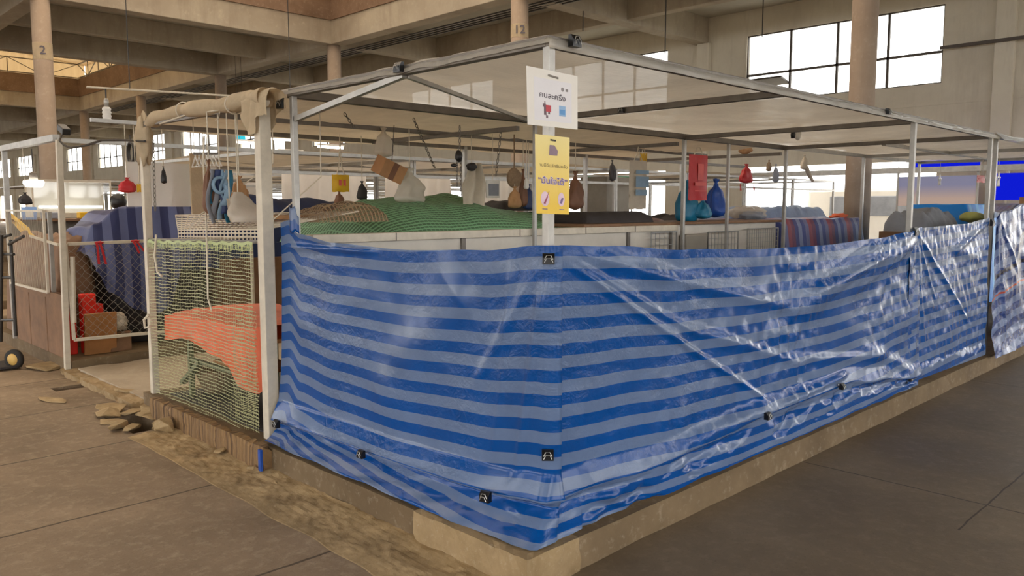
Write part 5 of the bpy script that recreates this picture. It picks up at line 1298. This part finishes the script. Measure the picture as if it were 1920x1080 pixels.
for p_ in ((5.891, 14.000, 2.957), (7.743, 16.000, 3.249), (5.379, 13.000, 2.620), (6.914, 12.500, 2.841), (7.390, 15.000, 2.885)):
    e = thing('tube_lamp', 'lit white tube lamp hung under the far stall roofs behind the thick white post', 'lamp', p_, 'lit tube lamps across the hall')
    MB().tube([V(p_)+V((-.3,.0,0)), V(p_)+V((.3,.0,0))], .025, 8).build('lamp_tube', M['tube'], e)
    MB().box(V(p_)+V((-.32,-.03,.025)), V(p_)+V((.32,.03,.06))).build('lamp_batten', M['paper'], e)
    for k in (-.25, .25): MB().tube([V(p_)+V((k,0,.06)), (p_[0]+k, p_[1], max(p_[2]+.2, 2.3))], .004, 4).build('cord', M['cable'], e)
e = thing('exit_sign', 'small teal lit sign hanging far away, left of the thick white post', 'sign', (10.565, 24.000, 3.881))
p_ = V((10.568, 24.000, 3.971)); MB().box(p_+V((-.14,-.03,-.09)), p_+V((.16,.03,.09))).build('sign_box', emit('teal_sign', '#2fa5b5', .8), e)
for k in (-.1, .1): MB().tube([p_+V((k,0,.09)), (p_.x+k, p_.y, 6.42 if False else 6.9)], .006, 4).build('hanger', M['cable'], e)
hang('red_pouch', 'round red pouch hanging just left of the left white post', 'pouch', (0.054, 4.520, 1.833), .13, .12, .08, 'red', 2.26, seed=70)
flatbag('yellow_tag', 'small yellow tag touching the left white post beside the red pouch', (0.119, 4.500, 1.783), (0.174, 4.500, 1.720), .02, 'yellowp', 2.26, cat='tag')
hang('black_torch', 'slim black torch hanging in front of the blank pale board', 'torch', (0.316, 4.450, 1.928), .045, .14, .04, 'black', 2.26, seed=71)
# large column boards and right-hand block
nb = thing('next_stall_frame', 'grey tube frame of the stall at the right edge behind the clear sheet', 'stall frame', (6.6, .1, .15))
for x, y in ((6.56, .08), (8.7, .08), (8.7, 2.2), (10.8, 2.2)): MB().bar((x, y, .15), (x, y, 2.28), .035).build('post', S, nb)
for p, q in (((6.56,.08,2.28),(10.8,.08,2.28)), ((6.6,2.2,2.28),(10.8,2.2,2.28)), ((8.7,.08,2.27),(8.7,2.2,2.27)), ((10.8,.08,2.27),(10.8,2.2,2.27)), ((6.6,1.15,2.27),(10.8,1.15,2.27))): MB().bar(p, q, .04).build('rail', S, nb)
def roof2(u, v):
    x = lerp(6.5, 11.2, u); y = lerp(-.08, 2.3, v)
    z = 2.32 - .06*abs(sin(pi*(x-6.5)/2.1))*sin(pi*v) + .03*noise.noise(V((x*2, y*5, 3))) - (.08 if y < 0 else 0)
    return (x, y, z), (x, y)
tag(MB().grid(roof2, 90, 30).build('plastic_roof_film', M['roof'], smooth=True), 'crumpled clear plastic film over the next stall at the right edge', 'plastic sheet')
M['plaid'] = striped('plaid_under_film', '#1f3a78', '#66789f', .15, .2, .22, 'V', 1.6, [('#b0503c', -.82, -.80), ('#141c3a', -.62, -.58)])
def sheet3(u, t):
    x = lerp(6.42, 9.6, u); zt = sinterp([(6.4,1.50),(6.6,1.56),(7.5,1.64),(9.6,1.6)], x); zb = .14
    if t < .12: z = zt + .04*noise.noise(V((x*3, t*9, 5))); y = lerp(.9, .02, t/.12); v = -(.9*(1-t/.12))
    else:
        q = (t-.12)/.88; z = lerp(zt, zb, q); y = .01 - .03*q + .02*noise.noise(V((x*2.5, z*3, 71))) + .015*noise.noise(V((x*8, z*7, 77)))
        for a, b, w_, h in (((6.5,1.52),(7.3,.9),.03,.02), ((6.52,1.5),(6.9,.3),.025,.018), ((6.48,1.45),(6.62,.35),.03,.015)): y -= ridge(x, z, a, b, w_, h)
        v = -(zt - z)
        if q > .85: y -= .05*(q-.85)/.15
    x += max(0, y)*3.5*(9.6-x)/3.2
    return (x, min(y, .9), z), (x, v)
tag(MB().grid(sheet3, 160, 110).build('clear_covered_sheet', M['plaid'], smooth=True), 'shiny clear sheet over plaid goods at the right edge of the picture', 'plastic sheet')
drape('slate_cloth', 'grey cloth thrown over goods left of the bright blue striped cover', 'cloth', 7.6, 8.75, 1.0, 1.5, 1.30, 1.535, 'slate', .05, 51, nu=50, nv=30)
drape('blue_striped_cover', 'bright blue striped cover over goods behind the last right-hand post', 'cover', 9.1, 12.2, .95, 1.9, .3, 1.63, 'bluestripe', .008, 52, nu=90, nv=24)
tag(MB().box((7.55, .98, .15), (8.8, 1.52, 1.31)).build('stock_table', M['plank']), 'closed table carrying the grey cloth at the right', 'table')
tag(MB().blob((7.865, 0.620, 1.485), (.17, .12, .06), 7, .1).build('yellow_green_bag', simple('yellow_green', '#b9bb6a', .5), smooth=True), 'pale yellow green bag peeping over the narrow striped sheet', 'bag')
tag(MB().box((8.6, .2, .15), (9.9, .48, 1.46)).build('stock_chest', M['grey']), 'pale chest under the shiny clear sheet at the right edge', 'chest')
tag(MB().box((9.15, .22, 1.46), (9.5, .46, 1.72)).build('cardboard_box', M['card']), 'brown cardboard box on the stall at the far right edge', 'box')
drape('grey_blue_sheet', 'grey blue plastic sheet over goods in front of the bright opening', 'sheet', 7.2, 9.6, 3.0, 4.0, 1.2, 1.58, 'greyblue', .03, 53, nu=40, nv=24)
tag(MB().blob((6.930, 2.900, 1.520), (.26, .2, .10), 9, .2).build('milky_bundle', M['milky'], smooth=True), 'milky plastic bundle on the counter right of the tall blue sacks', 'bundle')
tag(MB().blob((6.701, 2.700, 1.490), (.22, .12, .06), 12, .2).build('grey_bundle', M['slate'], smooth=True), 'dark grey bundle lying in front of the milky bundle', 'bundle')
tag(MB().box((6.4, 2.55, .15), (6.6, 3.1, 1.40)).build('end_board', M['white']), 'white end board at the right end of the worktop', 'board')
tag(MB().blob((8.909, 2.600, 1.458), (.16, .1, .05), 14, .3).build('orange_bundle', M['orange'], smooth=True), 'small orange bundle on the striped counter left of the big column', 'bundle')
e = flatbag('red_tag', 'red flag-like bag hanging left of the last right-hand post', (9.887, 1.150, 2.031), (10.343, 1.150, 1.933), .02, 'red', 2.26)
M['star'] = M['paper']
def star(c, r, lab, ztop):
    c = V(c); e = thing('star_ornament', lab, 'ornament', c)
    pts = [c + V((cos(a)*rr*.7, 0, sin(a)*rr)) for k in range(10) for a in [pi/2 + k*pi/5] for rr in [r if k % 2 == 0 else r*.42]]
    m = MB(); 
    for i in range(10): m.tube([pts[i], pts[(i+1) % 10]], .010, 5)
    m.build('star_outline', M['star'], e); MB().tube([c+V((0,0,r)), (c.x, c.y, ztop)], .003, 5).build('cord', M['string'], e)
star((9.530, 0.800, 1.950), .10, 'white star outline hanging right of the last post', 2.26)
star((10.474, 1.800, 1.988), .08, 'pale star ornament hanging in front of the blue banner', 2.26)
star((8.271, 0.600, 1.928), .08, 'white star outline hanging between the two last posts', 2.26)
# shop fronts in the openings of the right wall
M['banner'] = NT('banner'); t_ = M['banner']; c_ = t_.coord('Generated'); sp_ = t_.n('ShaderNodeSeparateXYZ'); t_.l(c_, sp_.inputs[0])
M['banner'] = t_.done(t_.bsdf(t_.mix(t_.ramp(sp_.outputs[2], [(.25, 0.0), (.7, 1.0)]), srgb('#f1dcd6'), srgb('#aab2e2')), .5))
M['deepblue'] = emit('lit_blue_sign', '#0f1cd0', .5); M['deepblue2'] = M['deepblue']
e = thing('shop_banner', 'pale blue and white banner hung in a bright opening of the right wall', 'banner', (17.0, 3.95, 1.5))
MB().box((17, 3.12, 1.62), (17.02, 4.72, 2.28)).build('banner_cloth', M['banner'], e)
for y in (3.1, 4.74): MB().bar((17.01, y, 0), (17.01, y, 2.5), .04).build('banner_post', S, e)
tag(MB().box((16.88, 3.05, 2.482), (16.92, 4.36, 2.62)).build('blue_sign', M['deepblue']), 'long bright blue sign strip above the pale banner', 'sign')
tag(MB().box((16.88, 1.7, 2.482), (16.92, 2.72, 2.66)).build('blue_sign', M['deepblue']), 'short bright blue sign strip at the right edge of the picture', 'sign')
e = thing('blue_screen', 'bright blue screen at the right edge behind the last stall', 'screen', (16.9, 2.2, 1.74))
MB().box((16.88, 1.7, 1.74), (16.92, 2.72, 2.30)).build('screen_face', M['deepblue'], e)
for y in (1.9, 2.5): MB().bar((16.9, y, 2.30), (16.9, y, 2.362), .03).build('hanging_strap', S, e)
for y0, y1 in ((2.72, 2.85),):
    for z in (1.78, 2.12): tag(MB().box((16.885, y0, z), (16.915, y1+.05, z+.16)).build('pale_notice', M['paper']), 'pale notice %s beside the blue screen' % ('low' if z < 2 else 'high'), 'notice')
e = thing('sign_gantry', 'long pale beam on two posts under the bright blue sign strips', 'gantry', (16.9, 5, 0))
MB().bar((16.9, 1.2, 2.42), (16.9, 9.5, 2.42), .12).build('beam', S, e)
for y in (1.3, 9.4): MB().bar((16.9, y, 0), (16.9, y, 2.37), .08).build('post', S, e)
tag(MB().bar((18.35, 4.42, 5.3), (18.35, -3.5, 5.3), .07).build('wall_pipe', M['frame_dark']), 'dark pipe running right from the tall window on the wall', 'pipe')
# white van beyond the wall opening
vn = thing('white_van', 'white van parked outside the right wall opening, left of the pale banner', 'van', (21.5, 6.0, 0))
M['vanwhite'] = simple('van_white', '#dcd9d4', .4, 0, .04, 3, 0)
MB().box((20.6, 4.6, .35), (22.4, 8.6, 2.15)).build('van_body', M['vanwhite'], vn, bevel=.12)
MB().box((20.58, 5.2, 1.35), (20.62, 7.9, 1.9)).build('van_windows', M['slate'], vn, bevel=.02)
for y in (5.4, 7.8): 
    for x in (20.75, 22.25): MB().lathe((x, y, .33), [(.1,-.1),(.32,-.1),(.33,0),(.32,.1),(.1,.1)], 20, RX).build('wheel', M['tyre'], vn, smooth=True)
# conduits and hanger rods under the ceiling
for i in range(4):
    x = 11.55+.22*i
    tag(MB().tube([(x, 3.5, 6.30+.02*i), (x, 41, 6.30+.02*i)], .02, 6).build('conduit', M['cable']), 'dark conduit running under the concrete beams beside the columns', 'conduit', 'dark conduits under the beams')
for p, lb in (((13.500, 8.761, 5.121), 'thin rod hanging from the ceiling above the plastic roof, left of the window'), ((16.000, 7.695, 5.685), 'thin rod hanging from the ceiling just above the window'), ((13.000, 10.819, 5.861), 'short thin rod hanging right of the numbered column')):
    tag(MB().tube([p, (p[0], p[1], 7.06)], .014, 6).build('hanger_rod', M['cable']), lb, 'rod')
# numbered paper bands on two columns
def band(cx, cy, z0, z1, txt, lab):
    e = thing('number_label', lab, 'label', (cx, cy, z0))
    MB().lathe((cx, cy, z0), [(.2015, 0), (.2035, .001), (.2035, z1-z0), (.2015, z1-z0)], 28).build('paper_band', M['canvas'], e)
    d = V((CP.x-cx, CP.y-cy, 0)).normalized(); o_ = V((cx, cy, (z0+z1)/2)) + d*.212
    text_mesh(txt, .26, o_, V((-d.y, d.x, 0)), V((0,0,1)), d, M['ink'], e, 'lettering', .003, .004)
band(11, 11, 5.42, 5.72, '12', 'number label high on the column behind the corner of the roof')
band(3.27, 18.75, 4.95, 5.33, '2', 'paper band with a number high on the big column at the left')

# ------------------------------------------------------------------- finish
for o in bpy.data.objects:
    if '_o' in o: del o['_o']
